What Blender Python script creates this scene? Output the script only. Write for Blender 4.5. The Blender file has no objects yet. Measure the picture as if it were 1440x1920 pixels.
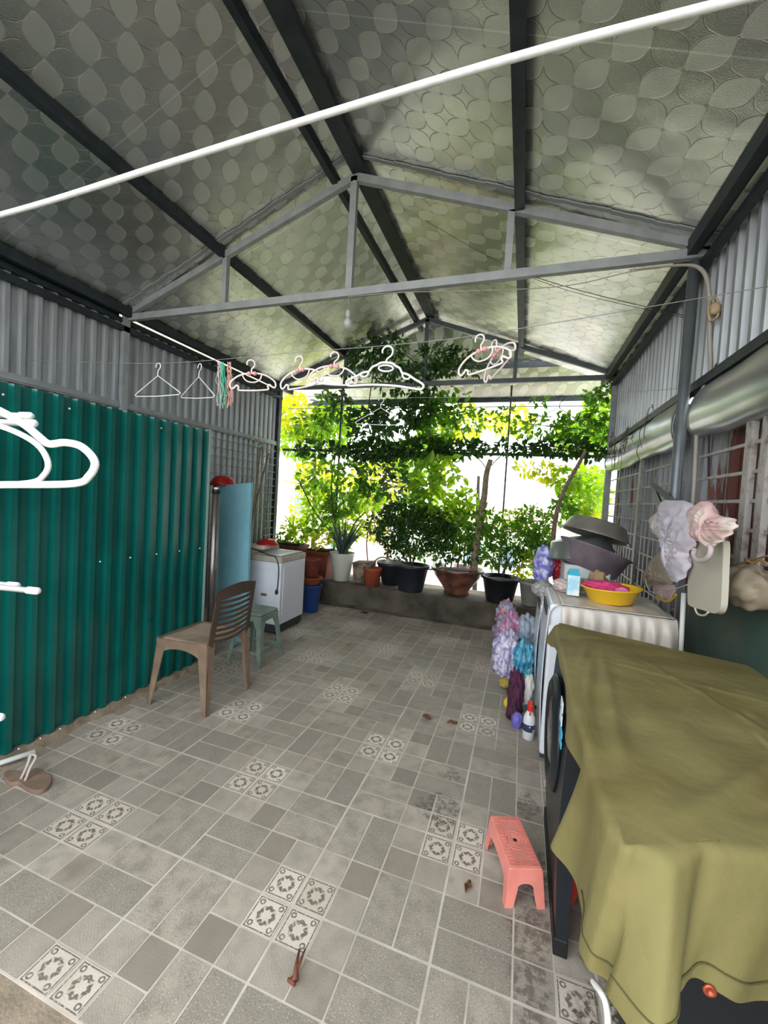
import bpy, bmesh, math, random
import numpy as np
from mathutils import Vector, Matrix
random.seed(7); RNG = np.random.default_rng(7)
PI = math.pi
scene = bpy.context.scene
COL = scene.collection
# ------------------------------------------------------------------ camera
CAM = np.array([0.6817, -1.24921, 1.47228]); F_PX = 766.21
def _rot(yaw, pitch, roll):
    cy, sy = math.cos(yaw), math.sin(yaw); cp, sp = math.cos(pitch), math.sin(pitch); cr, sr = math.cos(roll), math.sin(roll)
    return (np.array([[cy,-sy,0],[sy,cy,0],[0,0,1]]) @ np.array([[1,0,0],[0,cp,-sp],[0,sp,cp]])
            @ np.array([[1.,0,0],[0,0,-1],[0,1,0]]) @ np.array([[cr,-sr,0],[sr,cr,0],[0,0,1]]))
ROT = _rot(.325629609, -.0374330938, .0585817155)
cd = bpy.data.cameras.new('camera'); cam = bpy.data.objects.new('camera', cd); COL.objects.link(cam)
cd.sensor_fit = 'VERTICAL'; cd.sensor_height = 24; cd.lens = F_PX / 1920 * 24; cd.clip_start = .02; cd.clip_end = 300
M4 = Matrix([list(ROT[i]) + [CAM[i]] for i in range(3)] + [[0, 0, 0, 1]])
cam.matrix_world = M4; scene.camera = cam
# ------------------------------------------------------------------ light
w = bpy.data.worlds.new('world'); scene.world = w; w.use_nodes = True
bgn = w.node_tree.nodes['Background']
bgn.inputs[0].default_value = (.90, .95, 1.0, 1); bgn.inputs[1].default_value = 3.0
sd = bpy.data.lights.new('sun', 'SUN'); sd.energy = 4.5; sd.angle = math.radians(2); sd.color = (1, .95, .85)
sun = bpy.data.objects.new('sun', sd); COL.objects.link(sun)
sun.rotation_euler = Vector((-.25, -.42, -1)).to_track_quat('-Z', 'Y').to_euler()
scene.view_settings.view_transform = 'Standard'; scene.view_settings.look = 'None'
scene.view_settings.gamma = 1; scene.view_settings.use_curve_mapping = False
scene.view_settings.exposure = 0.52

# ------------------------------------------------------------------ helpers
def at(px, py, x=None, y=None, z=None):
    d = ROT @ np.array([px - 720., -(py - 960.), -F_PX])
    ax, v = (0, x) if x is not None else (1, y) if y is not None else (2, z)
    return CAM + (v - CAM[ax]) / d[ax] * d
def dep(p):
    return float(-(ROT.T @ (np.array(p, float) - CAM))[2])
class MB:
    def __init__(s): s.v = []; s.f = []; s.m = []; s.n = 0; s.smooth = []
    def add(s, vs, fs, mi=0, sm=False):
        s.v.append(np.asarray(vs, float).reshape(-1, 3)); s.f += [tuple(i + s.n for i in f) for f in fs]
        s.m += [mi] * len(fs); s.smooth += [sm] * len(fs); s.n += len(s.v[-1]); return s
    def box(s, a, b, mi=0, bev=0):
        x0, x1 = sorted((a[0], b[0])); y0, y1 = sorted((a[1], b[1])); z0, z1 = sorted((a[2], b[2]))
        if bev:
            bm = bmesh.new(); bmesh.ops.create_cube(bm, size=1)
            for v in bm.verts: v.co = Vector(((x0+x1)/2 + v.co.x*(x1-x0), (y0+y1)/2 + v.co.y*(y1-y0), (z0+z1)/2 + v.co.z*(z1-z0)))
            bmesh.ops.bevel(bm, geom=bm.edges[:], offset=bev, segments=3, affect='EDGES', profile=.5)
            bm.verts.index_update(); s.add([v.co[:] for v in bm.verts], [[v.index for v in f.verts] for f in bm.faces], mi, False); bm.free(); return s
        v = [(x0,y0,z0),(x1,y0,z0),(x1,y1,z0),(x0,y1,z0),(x0,y0,z1),(x1,y0,z1),(x1,y1,z1),(x0,y1,z1)]
        return s.add(v, [(0,3,2,1),(4,5,6,7),(0,1,5,4),(1,2,6,5),(2,3,7,6),(3,0,4,7)], mi)
    def bar(s, a, b, w, h, up=(0, 0, 1), mi=0):
        a = np.array(a, float); b = np.array(b, float); d = (b - a) / np.linalg.norm(b - a)
        u = np.array(up, float); sd_ = np.cross(d, u); sd_ /= np.linalg.norm(sd_); u = np.cross(sd_, d)
        v = [p + sx * sd_ * w / 2 + sz * u * h / 2 for p in (a, b) for sx, sz in ((-1,-1),(1,-1),(1,1),(-1,1))]
        return s.add(v, [(0,1,2,3),(7,6,5,4),(0,4,5,1),(1,5,6,2),(2,6,7,3),(3,7,4,0)], mi)
    def tube(s, pts, r, n=8, closed=False, mi=0, cap=True):
        P = np.array(pts, float); k = len(P); R = np.full(k, r, float) if np.isscalar(r) else np.array(r, float)
        T = np.gradient(P, axis=0) if not closed else (np.roll(P, -1, 0) - np.roll(P, 1, 0))
        T /= np.maximum(np.linalg.norm(T, axis=1), 1e-9)[:, None]
        u = np.cross(T[0], [0, 0, 1.]);
        if np.linalg.norm(u) < .1: u = np.cross(T[0], [1., 0, 0])
        vs = []; a = np.arange(n) * 2 * PI / n
        for i in range(k):
            u = u - T[i] * (u @ T[i]); u /= max(np.linalg.norm(u), 1e-9); w_ = np.cross(T[i], u)
            vs.append(P[i] + R[i] * (np.cos(a)[:, None] * u + np.sin(a)[:, None] * w_))
        fs = [(i*n+j, i*n+(j+1) % n, ((i+1) % k)*n+(j+1) % n, ((i+1) % k)*n+j) for i in range(k if closed else k-1) for j in range(n)]
        if not closed and cap: fs += [tuple(range(n))[::-1], tuple((k-1)*n + j for j in range(n))]
        return s.add(np.vstack(vs), fs, mi, True)
    def lathe(s, prof, c=(0, 0, 0), n=32, mi=0, sx=1, sy=1, rot=None, sm=True):
        a = np.arange(n) * 2 * PI / n; vs = []
        for r, z in prof: vs += [(r*math.cos(t)*sx, r*math.sin(t)*sy, z) for t in a]
        V = np.array(vs)
        if rot is not None: V = V @ np.array(rot).T
        V = V + np.array(c, float); k = len(prof)
        fs = [(i*n+j, i*n+(j+1) % n, (i+1)*n+(j+1) % n, (i+1)*n+j) for i in range(k-1) for j in range(n)]
        if prof[0][0] > 1e-6: fs.append(tuple(range(n))[::-1])
        if prof[-1][0] > 1e-6: fs.append(tuple((k-1)*n + j for j in range(n)))
        return s.add(V, fs, mi, sm)
    def grid(s, fn, nu, nv, mi=0, sm=True):
        V = [fn(i/(nu-1), j/(nv-1)) for j in range(nv) for i in range(nu)]
        return s.add(V, [(j*nu+i, j*nu+i+1, (j+1)*nu+i+1, (j+1)*nu+i) for j in range(nv-1) for i in range(nu-1)], mi, sm)
    def xf(s, M):
        M = np.array(M, float); s.v = [v @ M[:3, :3].T + M[:3, 3] for v in s.v]; return s
    def allv(s): return np.vstack(s.v)
WO = {}
def mesh_of(name, mb, mats, origin):
    me = bpy.data.meshes.new(name)
    V = mb.allv() - np.array(origin, float)
    me.from_pydata(V.tolist(), [], mb.f)
    for m in (mats if isinstance(mats, (list, tuple)) else [mats]): me.materials.append(m)
    me.polygons.foreach_set('material_index', mb.m); me.polygons.foreach_set('use_smooth', mb.smooth)
    me.update(); return me
def obj(name, mb, mats, parent=None, origin=None, label=None, solid=0, angle=None):
    V = mb.allv()
    if origin is None: origin = ((V[:,0].min()+V[:,0].max())/2, (V[:,1].min()+V[:,1].max())/2, V[:,2].min())
    origin = tuple(float(c) for c in origin)
    o = bpy.data.objects.new(name, mesh_of(name, mb, mats, origin)); COL.objects.link(o)
    if parent is not None:
        po = WO[parent.name]; o.parent = parent; o.location = [origin[i] - po[i] for i in range(3)]
    else: o.location = origin
    WO[o.name] = origin
    if label: o['label'] = label
    if solid:
        m = o.modifiers.new('thickness', 'SOLIDIFY'); m.thickness = solid; m.offset = 0
    if angle: smooth_angle(o, angle)
    return o
def smooth_angle(o, deg):
    me = o.data; me.polygons.foreach_set('use_smooth', [True]*len(me.polygons))
    bm = bmesh.new(); bm.from_mesh(me); ca = math.radians(deg)
    for e in bm.edges: e.smooth = len(e.link_faces) == 2 and e.calc_face_angle(0) < ca
    bm.to_mesh(me); bm.free()
def tag(o, label, cat, group=None):
    o['label'] = label; o['category'] = cat
    if group: o['group'] = group
    return o
def struct(o): o['kind'] = 'structure'; return o
def thing(name, label, cat, loc=(0, 0, 0), group=None):
    o = bpy.data.objects.new(name, None); COL.objects.link(o); o.location = loc; o.empty_display_size = .05
    WO[o.name] = tuple(float(c) for c in loc); return tag(o, label, cat, group)
def dup(root, loc, rot=(0, 0, 0), label=None, group=None, scale=None):
    r = root.copy(); COL.objects.link(r); r.location = loc; r.rotation_euler = rot
    if scale: r.scale = (scale,)*3
    if label: r['label'] = label
    if group: r['group'] = group
    for ch in list(root.children):
        c = ch.copy(); COL.objects.link(c); c.parent = r
        for g in ch.children:
            d = g.copy(); COL.objects.link(d); d.parent = c
    return r
def smooth_pts(pts, n=8, closed=False):
    P = np.array(pts, float); k = len(P); out = []
    for i in range(k if closed else k-1):
        if closed: a, b, c, d = P[(i-1) % k], P[i], P[(i+1) % k], P[(i+2) % k]
        else: a, b, c, d = P[max(i-1, 0)], P[i], P[i+1], P[min(i+2, k-1)]
        for j in range(n):
            t = j/n; out.append(.5*((2*b) + (-a+c)*t + (2*a-5*b+4*c-d)*t*t + (-a+3*b-3*c+d)*t**3))
    if not closed: out.append(P[-1])
    return np.array(out)
def hz(h):  # sRGB hex -> linear
    return tuple((lambda c: c/12.92 if c <= .04045 else ((c+.055)/1.055)**2.4)(int(h[i:i+2], 16)/255) for i in (0, 2, 4)) + (1,)
# ------------------------------------------------------------------ materials
def mat(name, col, rough=.5, metal=0, noise=0, nscale=8, bump=0, bscale=60, col2=None, trans=0, coat=0, alpha=1, emit=None, spec=.5, stretch=None, ctr=(.4, .6)):
    m = bpy.data.materials.new(name); m.use_nodes = True; nt = m.node_tree; b = nt.nodes['Principled BSDF']
    c = hz(col) if isinstance(col, str) else col
    b.inputs['Base Color'].default_value = c; b.inputs['Roughness'].default_value = rough; b.inputs['Metallic'].default_value = metal
    b.inputs['Specular IOR Level'].default_value = spec
    if coat: b.inputs['Coat Weight'].default_value = coat; b.inputs['Coat Roughness'].default_value = .1
    if alpha < 1: b.inputs['Alpha'].default_value = alpha
    if trans: b.inputs['Transmission Weight'].default_value = trans
    if emit: b.inputs['Emission Color'].default_value = c; b.inputs['Emission Strength'].default_value = emit
    if noise or col2 or bump:
        tc = nt.nodes.new('ShaderNodeTexCoord'); src = tc.outputs['Object']
        if stretch:
            mp = nt.nodes.new('ShaderNodeMapping'); mp.inputs['Scale'].default_value = stretch; nt.links.new(src, mp.inputs[0]); src = mp.outputs[0]
    if noise or col2:
        n = nt.nodes.new('ShaderNodeTexNoise'); n.inputs['Scale'].default_value = nscale; n.inputs['Detail'].default_value = 5
        nt.links.new(src, n.inputs['Vector'])
        r = nt.nodes.new('ShaderNodeValToRGB'); r.color_ramp.elements[0].position = ctr[0]; r.color_ramp.elements[1].position = ctr[1]
        r.color_ramp.elements[0].color = c
        r.color_ramp.elements[1].color = (hz(col2) if col2 else tuple(x*(1-noise) for x in c[:3]) + (1,))
        nt.links.new(n.outputs[0], r.inputs[0]); nt.links.new(r.outputs[0], b.inputs['Base Color'])
    if bump:
        n2 = nt.nodes.new('ShaderNodeTexNoise'); n2.inputs['Scale'].default_value = bscale; nt.links.new(src, n2.inputs['Vector'])
        bp = nt.nodes.new('ShaderNodeBump'); bp.inputs['Strength'].default_value = bump; bp.inputs['Distance'].default_value = .01
        nt.links.new(n2.outputs[0], bp.inputs['Height']); nt.links.new(bp.outputs[0], b.inputs['Normal'])
    return m
class NG:   # tiny node-graph helper
    def __init__(s, name):
        s.m = bpy.data.materials.new(name); s.m.use_nodes = True; s.nt = s.m.node_tree; s.b = s.nt.nodes['Principled BSDF']
    def _in(s, sock, v):
        if isinstance(v, bpy.types.NodeSocket): s.nt.links.new(v, sock)
        else: sock.default_value = v
    def math(s, op, a, b=0., c=0., clamp=False):
        n = s.nt.nodes.new('ShaderNodeMath'); n.operation = op; n.use_clamp = clamp
        s._in(n.inputs[0], a); s._in(n.inputs[1], b); s._in(n.inputs[2], c); return n.outputs[0]
    def step(s, v, lo, hi):
        n = s.nt.nodes.new('ShaderNodeMapRange'); n.interpolation_type = 'SMOOTHSTEP'
        s._in(n.inputs[0], v); n.inputs[1].default_value = lo; n.inputs[2].default_value = hi; return n.outputs[0]
    def mix(s, f, a, b):
        n = s.nt.nodes.new('ShaderNodeMix'); n.data_type = 'RGBA'; s._in(n.inputs[0], f); s._in(n.inputs[6], a); s._in(n.inputs[7], b); return n.outputs[2]
    def noise(s, vec, scale, detail=4, rough=.5):
        n = s.nt.nodes.new('ShaderNodeTexNoise'); s.nt.links.new(vec, n.inputs['Vector']); n.inputs['Scale'].default_value = scale
        n.inputs['Detail'].default_value = detail; n.inputs['Roughness'].default_value = rough; return n.outputs[0]
    def coord(s, which='Object'): return s.nt.nodes.new('ShaderNodeTexCoord').outputs[which]
    def sep(s, v):
        n = s.nt.nodes.new('ShaderNodeSeparateXYZ'); s.nt.links.new(v, n.inputs[0]); return n.outputs
    def bump(s, h, st=.3, dist=.01):
        n = s.nt.nodes.new('ShaderNodeBump'); n.inputs['Strength'].default_value = st; n.inputs['Distance'].default_value = dist
        s.nt.links.new(h, n.inputs['Height']); s.nt.links.new(n.outputs[0], s.b.inputs['Normal']); return n
    def set(s, **k):
        for a, v in k.items(): s._in(s.b.inputs[a.replace('_', ' ')], v)
        return s.m
# embossed silver foil
def foil_mat():
    g = NG('embossed_foil'); co = g.coord(); x, y, z = g.sep(co); P_ = 1/.128
    wob = g.math('MULTIPLY', g.math('SUBTRACT', g.noise(co, 1.6, 2), .5), .05)
    a = g.math('MULTIPLY', g.math('ADD', x, wob), P_); b = g.math('MULTIPLY', g.math('ADD', y, wob), P_)
    u = g.math('SUBTRACT', g.math('FRACT', a), .5); v = g.math('SUBTRACT', g.math('FRACT', b), .5)
    au = g.math('ABSOLUTE', u); av = g.math('ABSOLUTE', v)
    par = g.math('MODULO', g.math('ABSOLUTE', g.math('ADD', g.math('FLOOR', a), g.math('FLOOR', b))), 2.)
    # leaf shaped cells: rounded squares whose diagonal corners alternate
    dg = g.math('MULTIPLY', g.math('MULTIPLY', u, v), g.math('SUBTRACT', g.math('MULTIPLY', par, 2.), 1.))
    d = g.math('ADD', g.math('ADD', g.math('POWER', au, 3.), g.math('POWER', av, 3.)), g.math('MULTIPLY', dg, .42))
    inside = g.math('SUBTRACT', 1., g.step(d, .112, .122))
    edge = g.math('SUBTRACT', 1., g.step(g.math('ABSOLUTE', g.math('SUBTRACT', d, .118)), .004, .016))
    tone = g.math('MULTIPLY', inside, par)
    fine = g.noise(co, 240, 1); var = g.noise(co, .9, 3)
    seamx = g.math('ABSOLUTE', g.math('SUBTRACT', g.math('FRACT', g.math('MULTIPLY', y, 1/1.15)), .5))
    seam = g.math('SUBTRACT', 1., g.step(seamx, .0015, .005))
    c = g.mix(tone, (.60, .60, .575, 1), (.73, .735, .70, 1))
    c = g.mix(g.math('MULTIPLY', edge, g.step(var, .35, .6)), c, (.36, .36, .34, 1)); c = g.mix(g.math('MULTIPLY', edge, g.math('MULTIPLY', g.step(var, .6, .7), .8)), c, (.9, .9, .86, 1))
    c = g.mix(g.math('MULTIPLY', seam, .8), c, (.95, .95, .93, 1))
    h = g.math('ADD', g.math('ADD', g.math('MULTIPLY', edge, -.10), g.math('MULTIPLY', tone, .05)), g.math('ADD', g.math('MULTIPLY', fine, .10), g.math('MULTIPLY', g.noise(co, 1.3, 3), 5.5)))
    g.bump(h, .6, .012)
    return g.set(Base_Color=c, Metallic=.92, Roughness=g.math('ADD', .25, g.math('MULTIPLY', tone, .10)))
FOIL = foil_mat()
def steel_sheet(name, c1, c2, rust=0., rough=.42, metal=.35):
    g = NG(name); co = g.coord(); mp = g.nt.nodes.new('ShaderNodeMapping'); mp.inputs['Scale'].default_value = (6, 6, .8); g.nt.links.new(co, mp.inputs[0])
    n = g.noise(mp.outputs[0], 3, 5); c = g.mix(g.step(n, .35, .7), hz(c1), hz(c2))
    if rust:
        n2 = g.noise(mp.outputs[0], 1.3, 6, .65); c = g.mix(g.step(n2, .60 - rust, .66 - rust), c, hz('5a2a1e'))
    g.bump(n, .15, .01)
    return g.set(Base_Color=c, Roughness=rough, Metallic=metal)
GREY = steel_sheet('grey_corrugated_steel', 'a3a5a7', '909295')
GREYR = steel_sheet('weathered_corrugated_steel', '86888c', '6a6b6e', rust=.04, rough=.55)
RUST = steel_sheet('rust_stained_steel', '8e8f8e', '6e6864', rust=.13, rough=.7, metal=.1)
GREEN = mat('green_painted_steel', (.002, .100, .084, 1), .20, 0, noise=.25, nscale=2.5, bump=.08, bscale=5, spec=.6)
BEAM = mat('grey_painted_beam', '989b9c', .5, .2, noise=.15, nscale=10)
DARKBEAM = mat('dark_grey_purlin', '2c3439', .5, .3, noise=.3, nscale=12)
GALV = mat('galvanised_steel', '9aa0a3', .35, .7, noise=.2, nscale=14)
CONC = mat('stained_concrete', '5d5648', .9, 0, col2='2e2a22', nscale=3.5, bump=.5, bscale=40, ctr=(.35, .7))
PAINTG = mat('dark_green_plaster', '31493f', .8, 0, col2='55584a', nscale=3, bump=.3, bscale=30, ctr=(.45, .75))
CEMENT = mat('beige_cement', '9a8a76', .9, 0, noise=.25, nscale=9, bump=.4, bscale=80)
# ------------------------------------------------------------------ floor tiles
def tile_mat(name, base, kind):
    g = NG(name); co = g.coord(); x, y, z = g.sep(co)
    at_ = g.nt.nodes.new('ShaderNodeAttribute'); at_.attribute_name = 'tint'; t = at_.outputs['Fac']
    c = g.mix(t, tuple(v*.78 for v in hz(base)[:3]) + (1,), tuple(min(1, v*1.15) for v in hz(base)[:3]) + (1,))
    vein = g.noise(co, 14, 5); c = g.mix(g.step(vein, .35, .75), c, tuple(v*.72 for v in hz(base)[:3]) + (1,))
    if kind == 'speck':
        n = g.noise(co, 210, 2); c = g.mix(g.math('MULTIPLY', g.step(n, .56, .70), .60), c, hz('d2c9b9'))
        n2 = g.noise(co, 130, 2); c = g.mix(g.math('MULTIPLY', g.step(n2, .58, .68), .4), c, hz('5b5854'))
    elif kind == 'rib':
        wv = g.math('SINE', g.math('MULTIPLY', g.math('ADD', g.math('ADD', x, y), g.math('MULTIPLY', g.noise(co, 9, 2), .05)), 2*PI/.011))
        c = g.mix(g.math('MULTIPLY', g.step(wv, -.3, .6), .28), c, hz('b6aea0'))
        n = g.noise(co, 150, 2); c = g.mix(g.math('MULTIPLY', g.step(n, .6, .7), .3), c, hz('c9c1b2'))
    elif kind == 'deco':
        uv = g.coord('UV'); u, v, _ = g.sep(uv)
        a = g.math('SUBTRACT', u, .5); b = g.math('SUBTRACT', v, .5)
        aa = g.math('ABSOLUTE', a); bb = g.math('ABSOLUTE', b); mx = g.math('MAXIMUM', aa, bb)
        r = g.math('SQRT', g.math('ADD', g.math('MULTIPLY', a, a), g.math('MULTIPLY', b, b)))
        th = g.math('ARCTAN2', b, a)
        lob = g.math('COSINE', g.math('MULTIPLY', th, 8))
        ring = g.math('SUBTRACT', 1., g.step(g.math('ABSOLUTE', g.math('SUBTRACT', r, g.math('ADD', .225, g.math('MULTIPLY', lob, .02)))), .045, .075))
        gap = g.step(g.math('COSINE', g.math('MULTIPLY', th, 4)), -.97, -.75)
        m1 = g.math('MULTIPLY', ring, g.math('ADD', .25, g.math('MULTIPLY', gap, .75)))
        dx = g.math('SUBTRACT', aa, .325); dy = g.math('SUBTRACT', bb, .325)
        rc = g.math('SQRT', g.math('ADD', g.math('MULTIPLY', dx, dx), g.math('MULTIPLY', dy, dy)))
        curl = g.math('SUBTRACT', 1., g.step(g.math('ABSOLUTE', g.math('SUBTRACT', rc, .065)), .016, .03))
        fr = g.math('SUBTRACT', 1., g.step(g.math('ABSOLUTE', g.math('SUBTRACT', mx, .452)), .014, .024))
        k = g.math('MAXIMUM', g.math('MAXIMUM', m1, curl), fr)
        k = g.math('MULTIPLY', k, g.step(g.noise(co, 120, 2), .25, .5))
        c = g.mix(k, g.mix(t, hz('c2b4a4'), hz('d6cabb')), hz('6d675e'))
    # dust, damp dirt and stains with their own outlines
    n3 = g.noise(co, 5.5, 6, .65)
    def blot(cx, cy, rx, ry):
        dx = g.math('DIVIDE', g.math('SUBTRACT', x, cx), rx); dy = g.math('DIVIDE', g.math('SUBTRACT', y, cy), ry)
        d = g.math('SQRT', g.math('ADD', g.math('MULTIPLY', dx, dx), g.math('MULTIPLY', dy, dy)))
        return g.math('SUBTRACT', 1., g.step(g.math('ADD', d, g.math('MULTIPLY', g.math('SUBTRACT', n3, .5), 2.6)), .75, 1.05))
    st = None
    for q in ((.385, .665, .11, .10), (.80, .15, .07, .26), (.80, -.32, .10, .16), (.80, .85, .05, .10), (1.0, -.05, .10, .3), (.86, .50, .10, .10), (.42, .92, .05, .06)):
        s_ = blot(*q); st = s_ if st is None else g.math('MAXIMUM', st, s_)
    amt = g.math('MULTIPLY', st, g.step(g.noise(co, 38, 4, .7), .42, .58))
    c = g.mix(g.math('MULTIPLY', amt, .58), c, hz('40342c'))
    dust = g.math('MULTIPLY', g.step(n3, .5, .75), .30); c = g.mix(dust, c, hz('96887a'))
    g.bump(g.noise(co, 180, 2), .25, .004)
    return g.set(Base_Color=c, Roughness=g.math('ADD', .42, g.math('MULTIPLY', n3, .35)))
TM = [tile_mat('speckled_stone_tile', 'a09688', 'speck'), tile_mat('ribbed_stone_tile', 'aa9f91', 'rib'),
      tile_mat('dark_stone_tile', '9d9284', 'plain'), tile_mat('rosette_tile', 'b5a896', 'deco'), mat('pale_grout', 'd2c8ba', .9, 0, noise=.2, nscale=6)]
T = .5; C4 = T/4
cellsA = [(0,0,1,1,3),(1,0,1,1,1),(0,1,1,1,1),(1,1,1,1,2),(2,0,1,2,0),(3,0,1,2,0),(0,2,1,2,0),(1,2,1,2,0),(2,2,1,1,2),(3,2,1,1,1),(2,3,1,1,1),(3,3,1,1,3)]
cellsB = [(0,0,2,1,0),(0,1,2,1,0),(2,0,1,1,1),(3,0,1,1,3),(2,1,1,1,2),(3,1,1,1,1),(0,3,1,1,3),(1,3,1,1,1),(0,2,1,1,1),(1,2,1,1,2),(2,2,2,1,0),(2,3,2,1,0)]
fm = MB(); tint = []; uvs = []
fm.box((-3.0, -.49, -.12), (1.75, 4.6, -.0022), 4)
for _ in range(6): tint.append(.5)
X0, X1, Y0, Y1 = -6, 4, -1, 8
for i in range(X0, X1):
    for j in range(Y0, Y1):
        for (cu, cv, nu, nv, mi) in (cellsA if (i+j) % 2 == 0 else cellsB):
            e = .0034
            xa = i*T + cu*C4 + (e*1.5 if cu == 0 else e); xb = i*T + (cu+nu)*C4 - (e*1.5 if cu+nu == 4 else e)
            ya = j*T + cv*C4 + (e*1.5 if cv == 0 else e); yb = j*T + (cv+nv)*C4 - (e*1.5 if cv+nv == 4 else e)
            if yb < -.485: continue
            ya = max(ya, -.485)
            if xa > 1.7 or ya > 3.75: continue
            fm.add([(xa,ya,0),(xb,ya,0),(xb,yb,0),(xa,yb,0)], [(0,1,2,3)], mi); tint.append(random.random())
floor_o = struct(obj('floor', fm, TM, origin=(0, 0, 0)))
me = floor_o.data; at_ = me.attributes.new('tint', 'FLOAT', 'FACE'); at_.data.foreach_set('value', tint)
uvl = me.uv_layers.new(name='UVMap'); k = 0
for p in me.polygons:
    for q, li in enumerate(p.loop_indices): uvl.data[li].uv = ((0,0),(1,0),(1,1),(0,1))[q % 4]
m_ = MB(); m_.box((-3.0, -3.2, -.12), (2.4, -.485, -.004)); struct(obj('floor', m_, CEMENT, origin=(0, 0, 0)))
# irregular mortar fillet along the green partition
# ------------------------------------------------------------------ walls
XL, XR = -2.9, 1.62
def corrug(x, ya, yb, za, zb, pitch, depth, sign, mi=0, mb=None, along='y'):
    mb = mb or MB(); prof = []; y = ya
    while y < yb:
        for f, h in ((0, 0), (.52, 0), (.62, 1), (.90, 1), (1.0, 0)):
            yy = y + f*pitch
            if f < 1 and yy <= yb: prof.append((yy, h))
        y += pitch
    vs = []
    for yy, h in prof:
        for zz in (za, zb): vs.append((x + sign*depth*h, yy, zz) if along == 'y' else (yy, x + sign*depth*h, zz))
    fs = [(2*i, 2*i+2, 2*i+3, 2*i+1) for i in range(len(prof)-1)]
    return mb.add(vs, fs, mi)
m_ = corrug(XL, -1.6, 4.15, 0, 2.95, .104, .028, 1); struct(obj('wall_left', m_, GREY, origin=(XL, 0, 0), solid=.002))
m_ = corrug(XR + .02, -1.6, 4.15, 2.2, 3.0, .104, .028, -1); struct(obj('wall_right', m_, GREY, origin=(XR, 0, 0), solid=.002))
m_ = corrug(XR + .10, -1.6, 1.50, .9, 2.22, .15, .03, -1); struct(obj('wall_right', m_, RUST, origin=(XR, 0, 0), solid=.002))
m_ = corrug(XR + .10, 1.50, 4.15, 0, 2.22, .12, .028, -1); struct(obj('wall_right', m_, GREYR, origin=(XR, 0, 0), solid=.002))
m_ = MB(); m_.box((XR - .02, -1.6, 0), (XR + .09, 1.46, 1.15), bev=.006); struct(obj('wall_right', m_, PAINTG))
# low planter wall across the back
m_ = MB(); a0 = 0.0
m_.grid(lambda u, v: (-2.9 + 4.5*u, 3.66 + .006*math.sin(u*37) + .004*math.sin(u*91), .30*v), 60, 4, sm=False)
m_.grid(lambda u, v: (-2.9 + 4.5*u, 3.66 + .006*math.sin(u*37)*(1-v) + .004*math.sin(u*91)*(1-v) + .62*v, .30 - .0*v), 60, 2, sm=False)
m_.box((-2.9, 3.68, 0), (1.6, 4.28, .298))
struct(obj('wall_back', m_, CONC))
m_ = MB(); m_.grid(lambda u, v: (-2.9 + 4.5*u, 3.60 + .06*v + .012*math.sin(u*60)*(1-v), .002 + .03*v*v), 80, 3, sm=True)
struct(obj('baseboard_back', m_, CONC))
# ------------------------------------------------------------------ roof
AX, AZ, SL = -.645, 3.90, .40
def rz(x): return AZ - SL*abs(x - AX)
m_ = MB()
for xa, xb in ((XL - .25, AX), (AX, XR + .25)):
    m_.add([(xa,-.95,rz(xa)),(xb,-.95,rz(xb)),(xb,4.35,rz(xb)),(xa,4.35,rz(xa)),(xa,-.95,rz(xa)+.03),(xb,-.95,rz(xb)+.03),(xb,4.35,rz(xb)+.03),(xa,4.35,rz(xa)+.03)],
           [(0,3,2,1),(4,5,6,7),(0,1,5,4),(1,2,6,5),(2,3,7,6),(3,0,4,7)])
struct(obj('ceiling', m_, FOIL, origin=(0, 0, 0)))
# rear lean-to canopy that slopes down beyond the last truss
m_ = MB()
v = [(XL - .1, 4.30, 3.89), (XR + .1, 4.30, 3.89), (XR + .1, 5.15, 3.03), (XL - .1, 5.15, 3.03)]
m_.add(v + [(a, b, c + .02) for a, b, c in v], [(0,3,2,1),(4,5,6,7),(0,1,5,4),(1,2,6,5),(2,3,7,6),(3,0,4,7)])
struct(obj('ceiling', m_, FOIL, origin=(0, 0, 0)))
# dark lap seam where the foil sheets overlap above the first truss
m_ = MB()
for xa, xb in ((XL, AX), (AX, XR)):
    n = 40
    for i in range(n):
        x0 = xa + (xb-xa)*i/n; x1 = xa + (xb-xa)*(i+1)/n; yj = 1.47 + .004*math.sin(i*1.7) + .004*math.sin(i*.6)
        m_.bar((x0, yj, rz(x0)-.008), (x1, yj, rz(x1)-.008), .03, .008)
struct(obj('trim_1', m_, mat('seam_tape', '868a8a', .7)))
# ------------------------------------------------------------------ steel frame
def purlin(x, y0, y1, w_, h_, label, m=DARKBEAM, name='roof_purlin', z=None):
    b = MB(); zz = rz(x) - h_/2 if z is None else z
    b.bar((x, y0, zz), (x, y1, zz), w_, h_)
    return tag(obj(name, b, m), label, 'beam', 'roof purlins')
purlin(AX + .04, -.9, 4.3, .11, .07, 'widest dark purlin running along the ridge of the foil roof')
purlin(-.80, -.9, 4.3, .045, .07, 'thin dark purlin just left of the roof ridge')
purlin(-1.80, -.9, 4.3, .05, .07, 'dark grey purlin halfway down the left roof slope')
purlin(.535, -.9, 4.3, .06, .07, 'dark purlin halfway down the right roof slope')
purlin(XL + .10, -.9, 4.3, .05, .08, 'dark purlin under the left edge of the roof, above the grey corrugated wall')
purlin(XR - .12, -.9, 4.3, .05, .09, 'black purlin under the right edge of the roof, above the corrugated wall')
b = MB(); b.box((XL, -1.6, 2.14), (XL + .05, 4.1, 2.20)); b.box((XL + .012, -1.6, 2.152), (XL + .058, 4.1, 2.163)); tag(obj('wall_rail', b, BEAM), 'long grey steel rail on the left wall between grey sheets and green panels', 'rail')
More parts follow.
